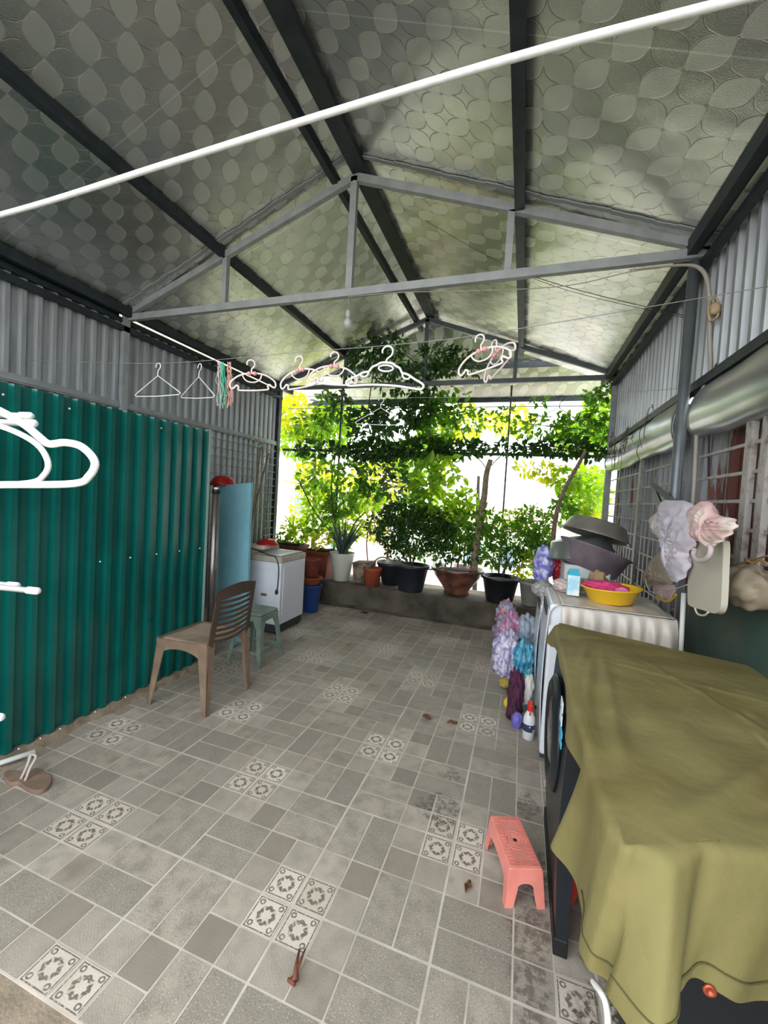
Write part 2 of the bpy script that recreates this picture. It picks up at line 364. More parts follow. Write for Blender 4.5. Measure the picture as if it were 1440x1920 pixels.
b = MB(); b.box((XL + .03, -1.6, 2.83), (XL + .07, 4.1, 2.88)); b.box((XL + .0, -1.6, 2.91), (XL + .05, 4.1, 2.95)); b.box((XL + .0, -1.6, 2.94), (XL + .03, 1.50, 3.0)); tag(obj('wall_rail', b, DARKBEAM), 'dark rail along the top of the left corrugated wall', 'rail')
b = MB(); b.box((XR - .05, -1.6, 2.19), (XR, 4.1, 2.24)); tag(obj('wall_rail', b, DARKBEAM), 'dark steel rail on the right wall above the silver rolled sheets', 'rail')
b = MB(); b.box((XR - .07, -1.6, 2.89), (XR - .03, 4.1, 2.93)); b.box((XR - .12, -1.6, 2.97), (XR - .08, 4.1, 3.01)); tag(obj('wall_rail', b, DARKBEAM), 'dark double rail along the top of the right corrugated wall', 'rail')
def truss(y, zb, label, m):
    t = thing('roof_truss', label, 'truss', (AX, y, zb - .06), 'roof trusses')
    w_, h_ = .04, .055
    b = MB(); b.bar((XL, y, zb), (XR, y, zb), w_, h_); obj('bottom_chord', b, m, t)
    za = AZ - .10
    for s in (-1, 1):
        xe = XL + .03 if s < 0 else XR - .03
        b = MB(); b.bar((xe, y, zb + .03), (AX, y, za), w_, h_); obj('top_chord', b, m, t)
        xq = AX + s*1.13; zq = za + (zb + .03 - za)*abs(xq - AX)/abs(xe - AX)
        b = MB(); b.bar((xq, y, zb + .027), (xq, y, zq - .02), w_, .045, (1, 0, 0)); obj('web_post', b, m, t)
    b = MB(); b.bar((AX, y, zb + .027), (AX, y, za), w_, .05, (1, 0, 0)); obj('king_post', b, m, t)
truss(1.57, 2.965, 'grey painted steel truss nearest the camera, with the bare bulb hanging below', BEAM)
truss(4.0, 2.975, 'dark steel truss at the far end with ivy growing over its peak', mat('dark_painted_beam', '5c6265', .5, .2, noise=.2))
b = MB(); b.bar((XL, 4.72, 3.39), (XR, 4.72, 3.39), .05, .06); tag(obj('cross_beam', b, DARKBEAM), 'dark horizontal beam under the rear canopy, seen through the far truss', 'beam')
b = MB(); b.bar((XL, 5.13, 3.01), (XR, 5.13, 3.01), .04, .05); tag(obj('cross_beam', b, DARKBEAM), 'outer edge beam of the rear canopy above the bright sky strip', 'beam')
def post(x, y, z0, z1, r, label, m=GALV, sq=0, lean=0):
    b = MB()
    if sq: b.bar((x, y, z0), (x + lean, y, z1), sq, sq, (1, 0, 0))
    else: b.tube([(x, y, z0), (x + lean, y, z1)], r, 16)
    return tag(obj('steel_post', b, m), label, 'post')
post(XL + .04, 1.55, 0, 2.95, 0, 'square steel post on the left wall below the near truss', BEAM, .06)
post(XL + .03, 4.06, 0, 3.0, 0, 'dark square steel post at the far left corner', DARKBEAM, .07)
post(XR - .03, 4.06, 0, 3.0, 0, 'grey square steel post at the far right corner', BEAM, .06)
post(XR - .09, 1.60, 0, 2.95, .030, 'round grey steel post on the right wall behind the hanging clothes', mat('blue_grey_post', '6f7578', .4, .4, noise=.2))
# ------------------------------------------------------------------ garden fence
WIRE = mat('fence_wire', '8f9494', .4, .5); DK = mat('dark_bar', '2c3032', .5, .3)
t = thing('wire_fence', 'steel framed wire mesh fence across the back behind the potted plants', 'fence', (-.6, 4.2, .30))
b = MB(); b.bar((XL + .05, 4.2, 2.10), (XR - .05, 4.2, 2.10), .035, .035); obj('top_bar', b, DK, t)
b = MB()
for i in range(82): x = XL + .08 + i*.0545; b.tube([(x, 4.215, .3), (x, 4.215, 2.09)], .0013, 4)
for i in range(13): z = .42 + i*.135; b.tube([(XL + .05, 4.213, z), (XR - .05, 4.213, z)], .0015, 4)
obj('wire_mesh', b, WIRE, t)
for x in (-1.9, .45):
    b = MB(); b.bar((x, 4.2, .30), (x, 4.2, 2.975 if x > 0 else 3.0), .022, .022, (1, 0, 0)); obj('upright', b, DK, t)
b = MB(); b.bar((XL + .1, 4.2, 2.72), (XR - .1, 4.2, 2.70), .012, .012); obj('upper_bar', b, mat('pale_bar', 'b9bdbd', .5), t)
# ------------------------------------------------------------------ steel grilles
def grille(x, y0, y1, z0, z1, py, pz, label, m, bw=.016, wide=()):
    t = thing('steel_grille', label, 'grille', (x, (y0+y1)/2, z0))
    n = max(1, round((z1-z0)/pz))
    for i in range(n+1): b = MB(); z = z0 + (z1-z0)*i/n; b.bar((x, y0, z), (x, y1, z), bw*.8, bw); obj('rail', b, m, t)
    n = max(1, round((y1-y0)/py))
    for i in range(n+1):
        b = MB(); y = y0 + (y1-y0)*i/n; b.bar((x + .012, y, z0), (x + .012, y, z1), bw*.8, bw); obj('bar', b, m, t)
    for y in wide:
        b = MB(); b.bar((x - .006, y, z0 - .02), (x - .006, y, z1), .025, .05, (0, 1, 0)); obj('flat_bar', b, m, t)
    return t
OLDW = mat('weathered_grille_paint', 'a39d98', .6, .2, col2='6d5a50', nscale=25, ctr=(.5, .75))
DARKG = mat('dark_grille_paint', '8b8780', .5, .3, noise=.3, nscale=20)
grille(XL + .06, 2.2, 4.0, .5, 2.05, .13, .105, 'wire grille on the left wall behind the light blue board', DARKG, .010)
grille(XR - .02, -.9, 1.48, 1.17, 1.92, .16, .122, 'white steel window grille at the right edge over rust stained sheets', OLDW, .015, (.93, .80))
grille(XR - .02, 1.70, 3.95, .75, 1.93, .105, .13, 'weathered grille on the right wall between round post and far corner', DARKG, .011, (2.65,))
# silver rolled sheets under the right rail
SILV = mat('silver_foil_roll', 'a9adb0', .28, .85, noise=.12, nscale=3, bump=.12, bscale=3)
def roll(y0, y1, label, sag=0):
    b = MB(); L = y1 - y0
    def fn(u, v):
        a = PI*.5 + PI*1.02*v; y = y0 + L*u
        r = .135 + .006*math.sin(u*L*5) + .003*math.sin(u*L*13+v*3)
        return (XR - .02 + r*.80*math.cos(a)*(.35 + .65*v**.8), y, 2.045 + r*1.1*math.sin(a) + .006*math.sin(u*L*3))
    b.grid(fn, 50, 18)
    return tag(obj('foil_roll', b, SILV, solid=.004), label, 'rolled sheet')
roll(-.7, 1.50, 'silver foil sheet bulging under the right rail, nearer than the round post')
roll(1.70, 3.95, 'long silver foil sheet with dry twigs under the right rail, beyond the round post')
b = MB()
for k in range(26):
    y = random.uniform(1.9, 3.7); z = random.uniform(1.95, 2.2); p = [(XR - .17, y, z)]
    for q in range(4): p.append((p[-1][0] - random.uniform(-.01, .012), p[-1][1] + random.uniform(-.10, .10), p[-1][2] + random.uniform(-.09, .05)))
    b.tube(smooth_pts(p, 4), .0025, 4)
o = tag(obj('dry_twigs', b, mat('dry_twig', '5a4c40', .9)), 'tangle of dry vine twigs clinging to the far silver sheet', 'twigs'); o['kind'] = 'stuff'
# ------------------------------------------------------------------ green sheet partition
GX = -1.75
t = thing('green_partition', 'green corrugated steel partition standing along the left side of the tiled floor', 'partition', (GX, 0, 0))
m_ = corrug(GX - .028, -1.6, 1.45, .012, 1.925, .102, .028, 1); obj('front_sheets', m_, GREEN, t, solid=.0015)
m_ = corrug(1.44, GX - 1.1, GX - .03, .012, 1.925, .102, .02, 1, along='x'); obj('end_sheet', m_, GREEN, t, solid=.0015)
b = MB(); b.box((GX - .03, 1.432, .012), (GX + .004, 1.455, 1.93)); obj('corner_trim', b, mat('pale_trim', '8fa8a2', .5), t)
SCR = mat('screw_metal', 'd5d8d6', .35, .6); b = MB(); b.lathe([(0, .008), (.003, .007), (.005, .003), (.007, 0)], n=8)
b.xf(Matrix.Rotation(PI/2, 4, 'Y')); scr = b
sp = [(y, .972) for y in (.562, .766, .97, 1.174, 1.38)] + [(y, .03) for y in (.154, .256, .358, .562, .766)] + [(y, 1.86) for y in (.05, .358, .97)]
sm_ = None
for (y, z) in sp:
    if sm_ is None:
        sm_ = obj('screw', scr, SCR, t, origin=(0, 0, 0)); s_o = sm_
    else:
        s_o = sm_.copy(); COL.objects.link(s_o); s_o.parent = t
    s_o.location = (0.001, y, z)
b = MB(); n = 150
for k in range(n):
    y0 = -1.4 + 2.9*k/n; y1 = y0 + 2.9/n; wv = lambda y: .050 + .016*math.sin(y*9.3) + .012*math.sin(y*23) + .006*math.sin(y*61)
    b.add([(GX-.04,y0,0),(GX+wv(y0),y0,-.001),(GX+wv(y1),y1,-.001),(GX-.04,y1,0),(GX-.04,y0,.030),(GX+.012,y0,.028),(GX+.012,y1,.028),(GX-.04,y1,.030)],
          [(4,5,6,7),(5,1,2,6)], 0, True)
struct(obj('baseboard_left', b, mat('mortar_fillet', '8d7d68', .95, 0, noise=.35, nscale=14, bump=.5, bscale=60)))

# ------------------------------------------------------------------ brown plastic chair
CH = mat('dusty_brown_plastic', '8a7460', .6, 0, col2='6e5a49', nscale=9, ctr=(.3, .7)); CHD = mat('dark_brown_plastic', '4b3a30', .5, 0, noise=.2)
CH2 = mat('dusty_seat', 'a3907c', .7, 0, col2='86725e', nscale=12, ctr=(.3, .7))
t = thing('plastic_chair', 'brown plastic chair with slatted back facing the green partition', 'chair', (-1.36, 1.04, 0))
def prism(mb, pts, axis, a, b_, mi=0, sm=False):   # extrude a 2D outline along an axis ('x' or 'y'); outline given in (other,z)
    n = len(pts); V = []
    for c in (a, b_):
        for p in pts: V.append((c, p[0], p[1]) if axis == 'x' else (p[0], c, p[1]))
    f = [tuple(range(n))[::-1], tuple(range(n, 2*n))] + [(i, (i+1) % n, n+(i+1) % n, n+i) for i in range(n)]
    return mb.add(V, f, mi, sm)
sx0, sx1, sy0, sy1, sz = -1.565, -1.165, .845, 1.245, .445
b = MB()
def seatf(u, v):
    x = sx0 + (sx1-sx0)*u; y = sy0 + (sy1-sy0)*v
    return (x, y, sz + .004 - .018*math.sin(PI*min(1, max(0, u)))*math.sin(PI*v) - (.02*(1-u/.12)**2 if u < .12 else 0) - (.02*(1 - v/.08)**2 if v < .08 else 0) - (.02*(1-(1-v)/.08)**2 if v > .92 else 0))
b.grid(seatf, 26, 26); obj('seat', b, CH2, t, solid=.006)
def leg(top, foot, w0, w1, nm='leg'):
    b = MB(); top = np.array(top); foot = np.array(foot)
    sgnx = 1 if foot[0] > -1.36 else -1; sgny = 1 if foot[1] > 1.04 else -1
    # angle section: two thin flanges
    for ax in (0, 1):
        V = []
        for p, w_ in ((top, w0), (foot, w1)):
            if ax == 0: V += [p, p + [-sgnx*w_, 0, 0], p + [-sgnx*w_, -sgny*.006, 0], p + [0, -sgny*.006, 0]]
            else: V += [p, p + [0, -sgny*w_*.8, 0], p + [-sgnx*.006, -sgny*w_*.8, 0], p + [-sgnx*.006, 0, 0]]
        b.add(V, [(0,1,2,3),(7,6,5,4),(0,4,5,1),(1,5,6,2),(2,6,7,3),(3,7,4,0)])
    return obj(nm, b, CH, t)
leg((-1.57, .835, sz-.02), (-1.60, .80, 0), .075, .032); leg((-1.57, 1.255, sz-.02), (-1.60, 1.29, 0), .075, .032)
leg((-1.150, .835, sz+.02), (-1.135, .83, 0), .085, .036); leg((-1.150, 1.255, sz+.02), (-1.135, 1.265, 0), .085, .036)
for yy in (.835, 1.249):
    b = MB(); pts = [(-1.57, sz), (-1.15, sz + .015)]
    for k in range(13):
        a = PI*k/12; pts.append((-1.36 + .165*math.cos(a) if True else 0, sz - .105 + .055*math.sin(a)))
    pts = [(-1.572, sz-.004), (-1.148, sz+.01), (-1.142, sz-.14), (-1.175, sz-.14)] + [(-1.365 + .185*math.cos(a), sz-.135 + .085*math.sin(a)) for a in np.linspace(0, PI, 13)] + [(-1.58, sz-.14)]
    prism(b, pts, 'y', yy, yy+.006); obj('seat_apron', b, CH, t)
b = MB(); prism(b, [(.84, sz), (1.25, sz), (1.25, sz-.06), (1.2, sz-.05), (1.045, sz-.03), (.89, sz-.05), (.84, sz-.06)], 'x', -1.575, -1.569); obj('seat_apron', b, CH, t)
# backrest: curved frame with eight slats, tilted back
def bk(v, s):   # v across (0..1), s height fraction
    y = 1.045 + (v-.5)*(.405 - .02*s); z = sz - .02 + .385*s + .03*s*math.sin(PI*v); x = -1.165 + .055*s + .020*math.sin(PI*v)
    return np.array((x, y, z))
b = MB()
def band(b, f, n=14, th=.010):
    V = []
    for i in range(n+1):
        p, q = f(i/n); d = np.array((th, 0, 0)); V += [p, q, q + d, p + d]
    fs = [(0,1,2,3), (4*n+3,4*n+2,4*n+1,4*n)]
    for i in range(n):
        for a, c in ((0,1),(1,2),(2,3),(3,0)): fs.append((4*i+c, 4*i+a, 4*i+4+a, 4*i+4+c))
    b.add(V, fs)
band(b, lambda u: (bk(0, u), bk(.10, u))); band(b, lambda u: (bk(.90, u), bk(1, u)))
band(b, lambda u: (bk(u, .83 - .04*math.sin(PI*u)), bk(u, 1.0))); obj('back_frame', b, CHD, t)
b = MB()
for k in range(8):
    s0 = .10 + k*.092
    band(b, lambda u: (bk(.08 + .84*u, s0 - .05*math.sin(PI*u)), bk(.08 + .84*u, s0 + .045 - .05*math.sin(PI*u))), th=.007)
obj('back_slats', b, CHD, t)
# ------------------------------------------------------------------ green-grey stool
SG = mat('faded_green_plastic', '78897c', .6, 0, col2='5d6d62', nscale=10, ctr=(.35, .7))
t = thing('plastic_stool', 'faded green plastic stool between the brown chair and the washing machine', 'stool', (-1.43, 1.74, 0))
cx, cy, h, a = -1.43, 1.74, .44, .125
b = MB(); b.box((cx-a, cy-a, h-.03), (cx+a, cy+a, h), bev=.012); b.box((cx-a-.004, cy-a-.004, h-.075), (cx+a+.004, cy+a+.004, h-.028), bev=.006); obj('seat', b, SG, t)
for sx in (-1, 1):
    for sy in (-1, 1):
        b = MB(); V = []
        for zz, e, w_ in ((h-.07, a+.002, .075), (h-.14, a+.010, .045), (0, a+.045, .032)):
            px, py = cx + sx*e, cy + sy*e
            V += [(px, py, zz), (px - sx*w_, py, zz), (px - sx*w_, py - sy*.008, zz), (px - sx*.008, py - sy*.008, zz), (px - sx*.008, py - sy*w_, zz), (px, py - sy*w_, zz)]
        fs = []
        for k in range(2):
            for i in range(6): fs.append((6*k+i, 6*k+(i+1) % 6, 6*k+6+(i+1) % 6, 6*k+6+i))
        b.add(V, fs + [(0,1,2,3,4,5)[::-1], tuple(range(12, 18))]); obj('leg', b, SG, t)
b = MB()
for s in (-1, 1): b.box((cx-a-.02, cy+s*(a+.025)-.004, .10), (cx+a+.02, cy+s*(a+.025)+.004, .125)); b.box((cx+s*(a+.025)-.004, cy-a-.02, .10), (cx+s*(a+.025)+.004, cy+a+.02, .125))
obj('stretcher', b, SG, t)
# ------------------------------------------------------------------ white top-load washing machine (left)
WH = mat('aged_white_enamel', 'd3d6dd', .35, 0, noise=.05, nscale=4, coat=.3); YW = mat('yellowed_plastic', 'b5ae9c', .5, 0, col2='948b78', nscale=9, ctr=(.4, .8))
DG = mat('dark_base_plastic', '2c3236', .6); BK = mat('black_rubber', '121214', .5)
wx0, wx1, wy0, wy1 = -2.08, -1.58, 2.31, 2.80
t = thing('washing_machine', 'white top-loading washing machine beside the light blue board', 'washing machine', ((wx0+wx1)/2, (wy0+wy1)/2, 0))
b = MB(); b.box((wx0, wy0, .10), (wx1, wy1, .74), bev=.012); obj('body', b, WH, t)
b = MB(); b.box((wx0+.01, wy0+.01, .02), (wx1-.01, wy1-.01, .105), bev=.008); obj('base', b, DG, t)
b = MB(); b.box((wx0-.004, wy0-.004, .735), (wx1+.004, wy1+.004, .800), bev=.014); obj('top_cover', b, YW, t)
b = MB(); b.box((wx0+.16, wy0+.03, .800), (wx1-.02, wy1-.03, .812), bev=.005)
for k in range(4): b.box((wx0+.22+.05*k, wy0+.06, .811), (wx0+.235+.05*k, wy1-.1, .816))
obj('lid', b, mat('lid_grey', '9fa0a2', .4), t)
b = MB(); b.box((wx0-.002, wy0-.002, .80), (wx0+.16, wy1-.004, .85), bev=.012); obj('control_panel', b, YW, t)
b = MB(); b.box((wx0+.05, wy0-.003, .13), (wx1-.06, wy0+.002, .66), bev=.002); b.box((wx1-.002, wy0+.05, .20), (wx1+.004, wy1-.03, .70), bev=.002); obj('panel', b, WH, t)
b = MB(); b.box((-1.80, wy0-.006, .385), (-1.73, wy0, .415)); nb = obj('badge', b, mat('brass_badge', '9d9568', .4, .4), t)
b = MB(); b.box((-1.79, wy0-.0075, .396), (-1.74, wy0-.005, .404)); obj('badge_lettering', b, DG, nb)
for k, (x, y) in enumerate(((wx0+.05, wy0+.05), (wx1-.05, wy0+.05), (wx1-.05, wy1-.05), (wx0+.05, wy1-.05))):
    b = MB(); b.lathe([(.025, 0), (.02, .03)], (x, y, 0), 12); obj('foot', b, BK, t)
b = MB(); cp = smooth_pts([(-2.02, 2.34, .865), (-1.80, 2.29, .835), (-1.70, 2.285, .815), (-1.640, 2.295, .80), (-1.600, 2.296, .70), (-1.598, 2.297, .55), (-1.607, 2.297, .47)], 8)
b.tube(cp, .005, 8); pc = obj('power_cord', b, BK, t)
b = MB(); b.lathe([(0, -.03), (.012, -.028), (.016, -.01), (.014, .01), (.005, .02)], (-1.608, 2.292, .455), 10); obj('plug', b, BK, pc)
# tub with red lid on the washer
t = thing('white_tub', 'small white tub with a red crinkled lid on top of the left washing machine', 'tub', (-1.93, 2.45, .85))
b = MB(); b.box((-2.05, 2.33, .851), (-1.81, 2.45, .895), bev=.012); obj('tub', b, mat('cloudy_plastic', 'd5c6b8', .5), t)
RED = mat('red_plastic', 'a3120f', .35, coat=.2)
b = MB(); b.lathe([(.115, .0), (.11, .012), (.10, .02), (.07, .05), (.03, .062), (0, .064)], (-1.86, 2.47, .892), 26, sx=1.05); obj('lid', b, RED, t)
# ------------------------------------------------------------------ light blue board, pipe, basin
t = thing('blue_board', 'light blue painted board standing upright behind the brown chair', 'board', (-1.94, 2.0, 0))
BL = mat('light_blue_paint', '83b7c4', .5, 0, col2='6ea3b2', nscale=5, ctr=(.3, .8))
b = MB(); V = [(-2.13, 2.0, 0), (-1.775, 2.0, 0), (-1.765, 2.06, 1.52), (-2.13, 2.06, 1.50)]; V = [at(405, 1160, y=2.0)*[1,1,0], at(462, 1160, y=2.0)*[1,1,0], at(471, 905, y=2.04), at(408, 911, y=2.04)]
V = [np.array(p, float) for p in V]; Vb = [p + [0, .03, 0] for p in V]
b.add(V + Vb, [(0,1,2,3),(7,6,5,4),(0,4,5,1),(1,5,6,2),(2,6,7,3),(3,7,4,0)]); obj('panel', b, BL, t)
b = MB(); b.bar(V[0] + [.012, -.004, 0], V[3] + [.012, -.004, 0], .022, .012, (0, 1, 0)); obj('edge_strip', b, mat('pale_edge', 'b6d3d4', .5), t)
t = thing('steel_pole', 'bare metal pole with a black collar leaning at the end of the green partition', 'pole', (-1.80, 1.62, 0))
p0, p1 = at(392, 1235, y=1.62), at(405, 925, y=1.56); p0[2] = 0
b = MB(); b.tube([p0, p1], .030, 18); obj('tube', b, mat('brushed_tube', '8a8280', .25, .8, noise=.2), t)
b = MB(); b.tube([p1, p1 + (p1-p0)*.022], .032, 18); obj('collar', b, BK, t)
b = MB(); b.tube([p1 + (p1-p0)*.022, p1 + (p1-p0)*.036], .018, 14); obj('cap', b, mat('white_cap', 'd8dad8', .4), t)
b = MB(); c = at(418, 908, y=2.12); b.lathe([(.125, -.015), (.128, 0), (.118, .015), (.100, .05), (.075, .075), (.03, .085), (0, .086)], c, 28); b.lathe([(.13, -.018), (.135, -.01), (.128, 0)], c, 28)
tag(obj('plastic_basin', b, RED), 'red plastic basin turned upside down above the light blue board', 'basin')
b = MB(); b.box((-2.26, 2.075, 0), (-1.98, 2.25, float(c[2])-.02)); tag(obj('narrow_cabinet', b, mat('dark_cabinet', '3c4448', .6)), 'narrow dark cabinet behind the light blue board carrying the red basin', 'cabinet')
# thin sticks leaning in the left corner
for i, (a_, c_) in enumerate((((490, 830), (470, 1000)), ((500, 850), (474, 1005)))):
    b = MB(); p = at(*a_, x=-2.80); q = at(*c_, x=-2.76 + .0*i); q[1] -= .1*i; p[1] += .04*i; d = (q-p); q = p + d*(p[2]/-d[2])
    b.tube([p, q], .011, 8); tag(obj('bamboo_stick', b, mat('bamboo_%d' % i, '7d6a58', .7)), ['upper thin brown stick leaning in the left corner behind the washing machine', 'lower thin brown stick leaning in the left corner behind the washing machine'][i], 'stick')
b = MB(); p = at(506, 850, y=3.9); q = at(502, 1010, y=3.9); b.tube([p, q*[1,1,0] + [0,0,0]], .012, 8); tag(obj('aluminium_rod', b, GALV), 'slim bright metal rod upright beside the far left corner post', 'rod')
# ------------------------------------------------------------------ buckets right behind the washer
BLUE = mat('blue_plastic', '1d3f7a', .4); OR = mat('terracotta', '9c4a2c', .75, 0, noise=.25, nscale=8); OR2 = mat('rust_red_pot', '7a3626', .75, 0, noise=.3, nscale=7)
def bucket(c, r0, r1, h, m, name, label, cat, fill=None, n=28, rim=.008, nobj=None):
    t = thing(name, label, cat, c)
    b = MB(); b.lathe([(r0*.98, 0), (r0, .004), (r1, h-.02), (r1+rim, h-.015), (r1+rim, h), (r1-.006, h), (r0-.006, .012), (0, .012)], c, n); obj('body', b, m, t)
    if fill: b = MB(); b.lathe([(0, h-.035), (r1*.9, h-.035), (r1-.008, h-.05)], c, n); obj('soil', b, fill, t)
    return t
SOIL = mat('dark_soil', '2c231c', .95, 0, noise=.4, nscale=30, bump=.6, bscale=80)
bucket((-1.72, 3.24, 0), .09, .12, .34, BLUE, 'blue_bucket', 'blue bucket on the floor at the far side of the left washing machine', 'bucket')
bucket((-1.72, 3.24, .342), .085, .12, .09, OR, 'clay_bowl', 'orange clay bowl resting on the blue bucket', 'bowl')
bucket((-1.74, 3.25, .434), .08, .10, .22, OR2, 'tin_can', 'rust red tin can stacked above the blue bucket', 'can')
# ------------------------------------------------------------------ small things on the floor
t = thing('sandal', 'brown flat sandal with a thin strap on the tiles by the green partition', 'sandal', (-1.49, .01, 0))
LE = mat('worn_leather', '8c7462', .7, 0, noise=.25, nscale=20)
cl = smooth_pts([at(*p, z=.01) for p in ((6, 1458), (14, 1448), (30, 1450), (48, 1456), (66, 1444), (86, 1450), (97, 1464), (88, 1480), (68, 1487), (48, 1480), (34, 1470), (18, 1471))], 6, True)
def slab(pts, z0, z1, mb, bev=.004):
    n = len(pts); c = pts.mean(0); V = []
    for z, k in ((z0, .97), (z0+.002, 1), (z1-.003, 1), (z1, .97)): V += [(*(c[:2] + (p[:2]-c[:2])*k), z) for p in pts]
    fs = [tuple(range(n))[::-1], tuple(range(3*n, 4*n))]
    for k in range(3): fs += [(k*n+i, k*n+(i+1) % n, (k+1)*n+(i+1) % n, (k+1)*n+i) for i in range(n)]
    return mb.add(V, fs)
b = MB(); slab(cl, .001, .022, b); obj('sole', b, LE, t)
b = MB(); s0 = at(47, 1464, z=.02); b.tube(smooth_pts([s0, s0 + [.0, .02, .05], s0 + [-.01, .05, .085], s0 + [-.03, .04, .10]], 5), .006, 8); b.tube(smooth_pts([s0 + [-.03, .0, 0], s0 + [-.02, .02, .06], s0 + [-.03, .04, .10], s0 + [-.06, .05, .07], s0 + [-.07, .06, 0]], 5), .006, 8)
obj('strap', b, mat('strap', 'b7aca2', .5), t)
b = MB(); p = at(-120, 1470, z=.02); q = at(66, 1409, z=.035); b.tube([p, q], .013, 12); tag(obj('white_pipe', b, mat('white_pipe_m', 'dfe0dc', .4)), 'white plastic pipe lying on the floor against the green partition', 'pipe')
# litter
DRY = mat('dry_leaf', '6b4a2c', .8, 0, noise=.4, nscale=40); DRY2 = mat('dry_stalk', '70402a', .8)
def dryleaf(px, py, L, ang, label, m=DRY):
    c = at(px, py, z=.004); b = MB()
    def fn(u, v):
        w_ = L*.28*math.sin(PI*min(.98, .05+u*.93))*(v-.5)*2; x = (u-.5)*L
        return (c[0] + x*math.cos(ang) - w_*math.sin(ang), c[1] + x*math.sin(ang) + w_*math.cos(ang), .003 + .012*abs(v-.5)*2 + .008*math.sin(u*5)**2)
    b.grid(fn, 9, 5); return tag(obj('dry_leaf', b, m, solid=.0012), label, 'leaf', 'dry leaves on the tiles')
dryleaf(877, 1666, .045, 1.3, 'curled dry brown leaf on the tiles left of the red footstool')
dryleaf(848, 1357, .065, .1, 'dry leaf on the tiles right of the pair of thin stalks')
dryleaf(800, 1347, .07, -.5, 'dry leaf on the tiles above the single rosette group in the middle')
dryleaf(652, 1208, .05, .3, 'small yellowed leaf near the far end of the tiles', mat('yellow_leaf', '9a9a48', .7))
dryleaf(683, 1150, .09, .2, 'dark dead leaf near the foot of the low planter wall', mat('dead_leaf', '2a221c', .8))
b = MB(); c = at(547, 1836, z=.008)
b.tube([c, c + [.012, .0, .005], c + [-.005, .035, .01], c + [-.018, .075, .006]], [.008, .010, .005, .003], 6)
b.tube([c + [.005, .01, .004], c + [.004, .045, .012], c + [-.002, .085, .005]], [.007, .004, .002], 6); b.tube([c + [-.01, -.004, 0], c + [.015, -.008, 0]], .006, 6)
tag(obj('dry_stalk', b, DRY2), 'reddish brown dried stalk on the tiles at the bottom of the picture', 'stalk')
# ------------------------------------------------------------------ footstools
PK = mat('pink_red_plastic', 'e58a7c', .45, 0, noise=.12, nscale=14); RD = mat('red_stool_plastic', 'c8473f', .45, 0, noise=.15, nscale=14)
def footstool(c, ang, L, W, H, m, label):
    t = thing('footstool', label, 'footstool', (c[0], c[1], 0))
    M = Matrix.Translation(c) @ Matrix.Rotation(ang, 4, 'Z')
    b = MB(); hl, hw = L/2, W/2
    b.box((-hw, -hl, H-.012), (hw, hl, H), bev=.005)
    for k in range(16):   # raised ribs around the edge
        y = -hl + .012 + (L-.024)*k/15
        for s in (-1, 1): b.box((s*(hw-.018)-.010, y-.0035, H-.001), (s*(hw-.018)+.010, y+.0035, H+.003))
    for k in range(8):
        x = -hw + .03 + (W-.06)*k/7
        for s in (-1, 1): b.box((x-.0035, s*(hl-.018)-.010, H-.001), (x+.0035, s*(hl-.018)+.010, H+.003))
    for r in (.02, .032, .044): b.tube([(r*math.cos(a), r*math.sin(a), H+.0005) for a in np.linspace(0, 2*PI, 25)[:-1]], .0018, 5, True)
    b.xf(M); obj('top', b, m, t)
    b = MB(); b.lathe([(.008, H+.0012), (.0, H+.0013)], (0, .0, 0), 12); b.xf(M); obj('finger_hole', b, BK, t)
    fl = .012
    def side(axis, s, half, other):
        pts = [(-half-fl, 0), (-half-fl+.03, 0), ] + [((half-.032)*math.cos(a), H*.42 + H*.20*abs(math.sin(a))**.6) for a in np.linspace(PI, 0, 15)] + [(half+fl-.03, 0), (half+fl, 0), (half-.002, H-.006), (-half+.002, H-.006)]
        b = MB(); n = len(pts); V = []
        for th in (0, -.004):
            for p, z in pts:
                o_ = s*(other + fl*(1 - z/H)) + s*th
                V.append((p, o_, z) if axis == 'x' else (o_, p, z))
        b.add(V, [tuple(range(n)), tuple(range(n, 2*n))[::-1]] + [(i, (i+1) % n, n+(i+1) % n, n+i) for i in range(n)])
        b.xf(M); obj('side_wall', b, m, t)
    for s in (-1, 1): side('x', s, hw, hl); side('y', s, hl, hw)
footstool((.742, .435, 0), math.radians(20), .25, .125, .14, PK, 'coral pink plastic footstool with oval grip hole on the tiles beside the dark machine leg')
footstool((1.075, .495, 0), math.radians(-30), .28, .13, .14, RD, 'red plastic footstool under the machine, half hidden by the olive cloth')
# ------------------------------------------------------------------ dark front-load washer on legs
DKW = mat('gloss_dark_panel', '1b2025', .35, 0, spec=.35); DKB = mat('matt_dark_panel', '14181d', .45)
t = thing('dark_washing_machine', 'black glossy front-loading washing machine raised on tapered legs under the olive cloth', 'washing machine', (1.18, .48, 0))
b = MB(); b.box((.90, .18, .34), (1.50, .80, .845), bev=.012); obj('body', b, DKB, t)
b = MB()
V = []
for yy in (.18, .80):
    for k in range(17): zz = .055 + .785*k/16; V.append((.880 - .016*math.sin(PI*k/16), yy, zz))
    V += [(.922, yy, .84), (.915, yy, .055)]
b.add(V, [tuple(range(19)), tuple(range(19, 38))[::-1]] + [(i, 19+i, 19+(i+1) % 19, (i+1) % 19) for i in range(19)])
fp = obj('front_panel', b, DKW, t)
b = MB(); b.box((.874, .178, 0), (.918, .802, .058), bev=.004); obj('plinth', b, BK, fp)
b = MB(); R90 = np.array([[0,0,-1],[0,1,0],[1,0,0]]); b.lathe([(.215, 0), (.212, .012), (.18, .028), (.165, .026), (.15, .01), (.0, .004)], (.866, .50, .585), 40, rot=R90); dr = obj('door', b, DKW, t)
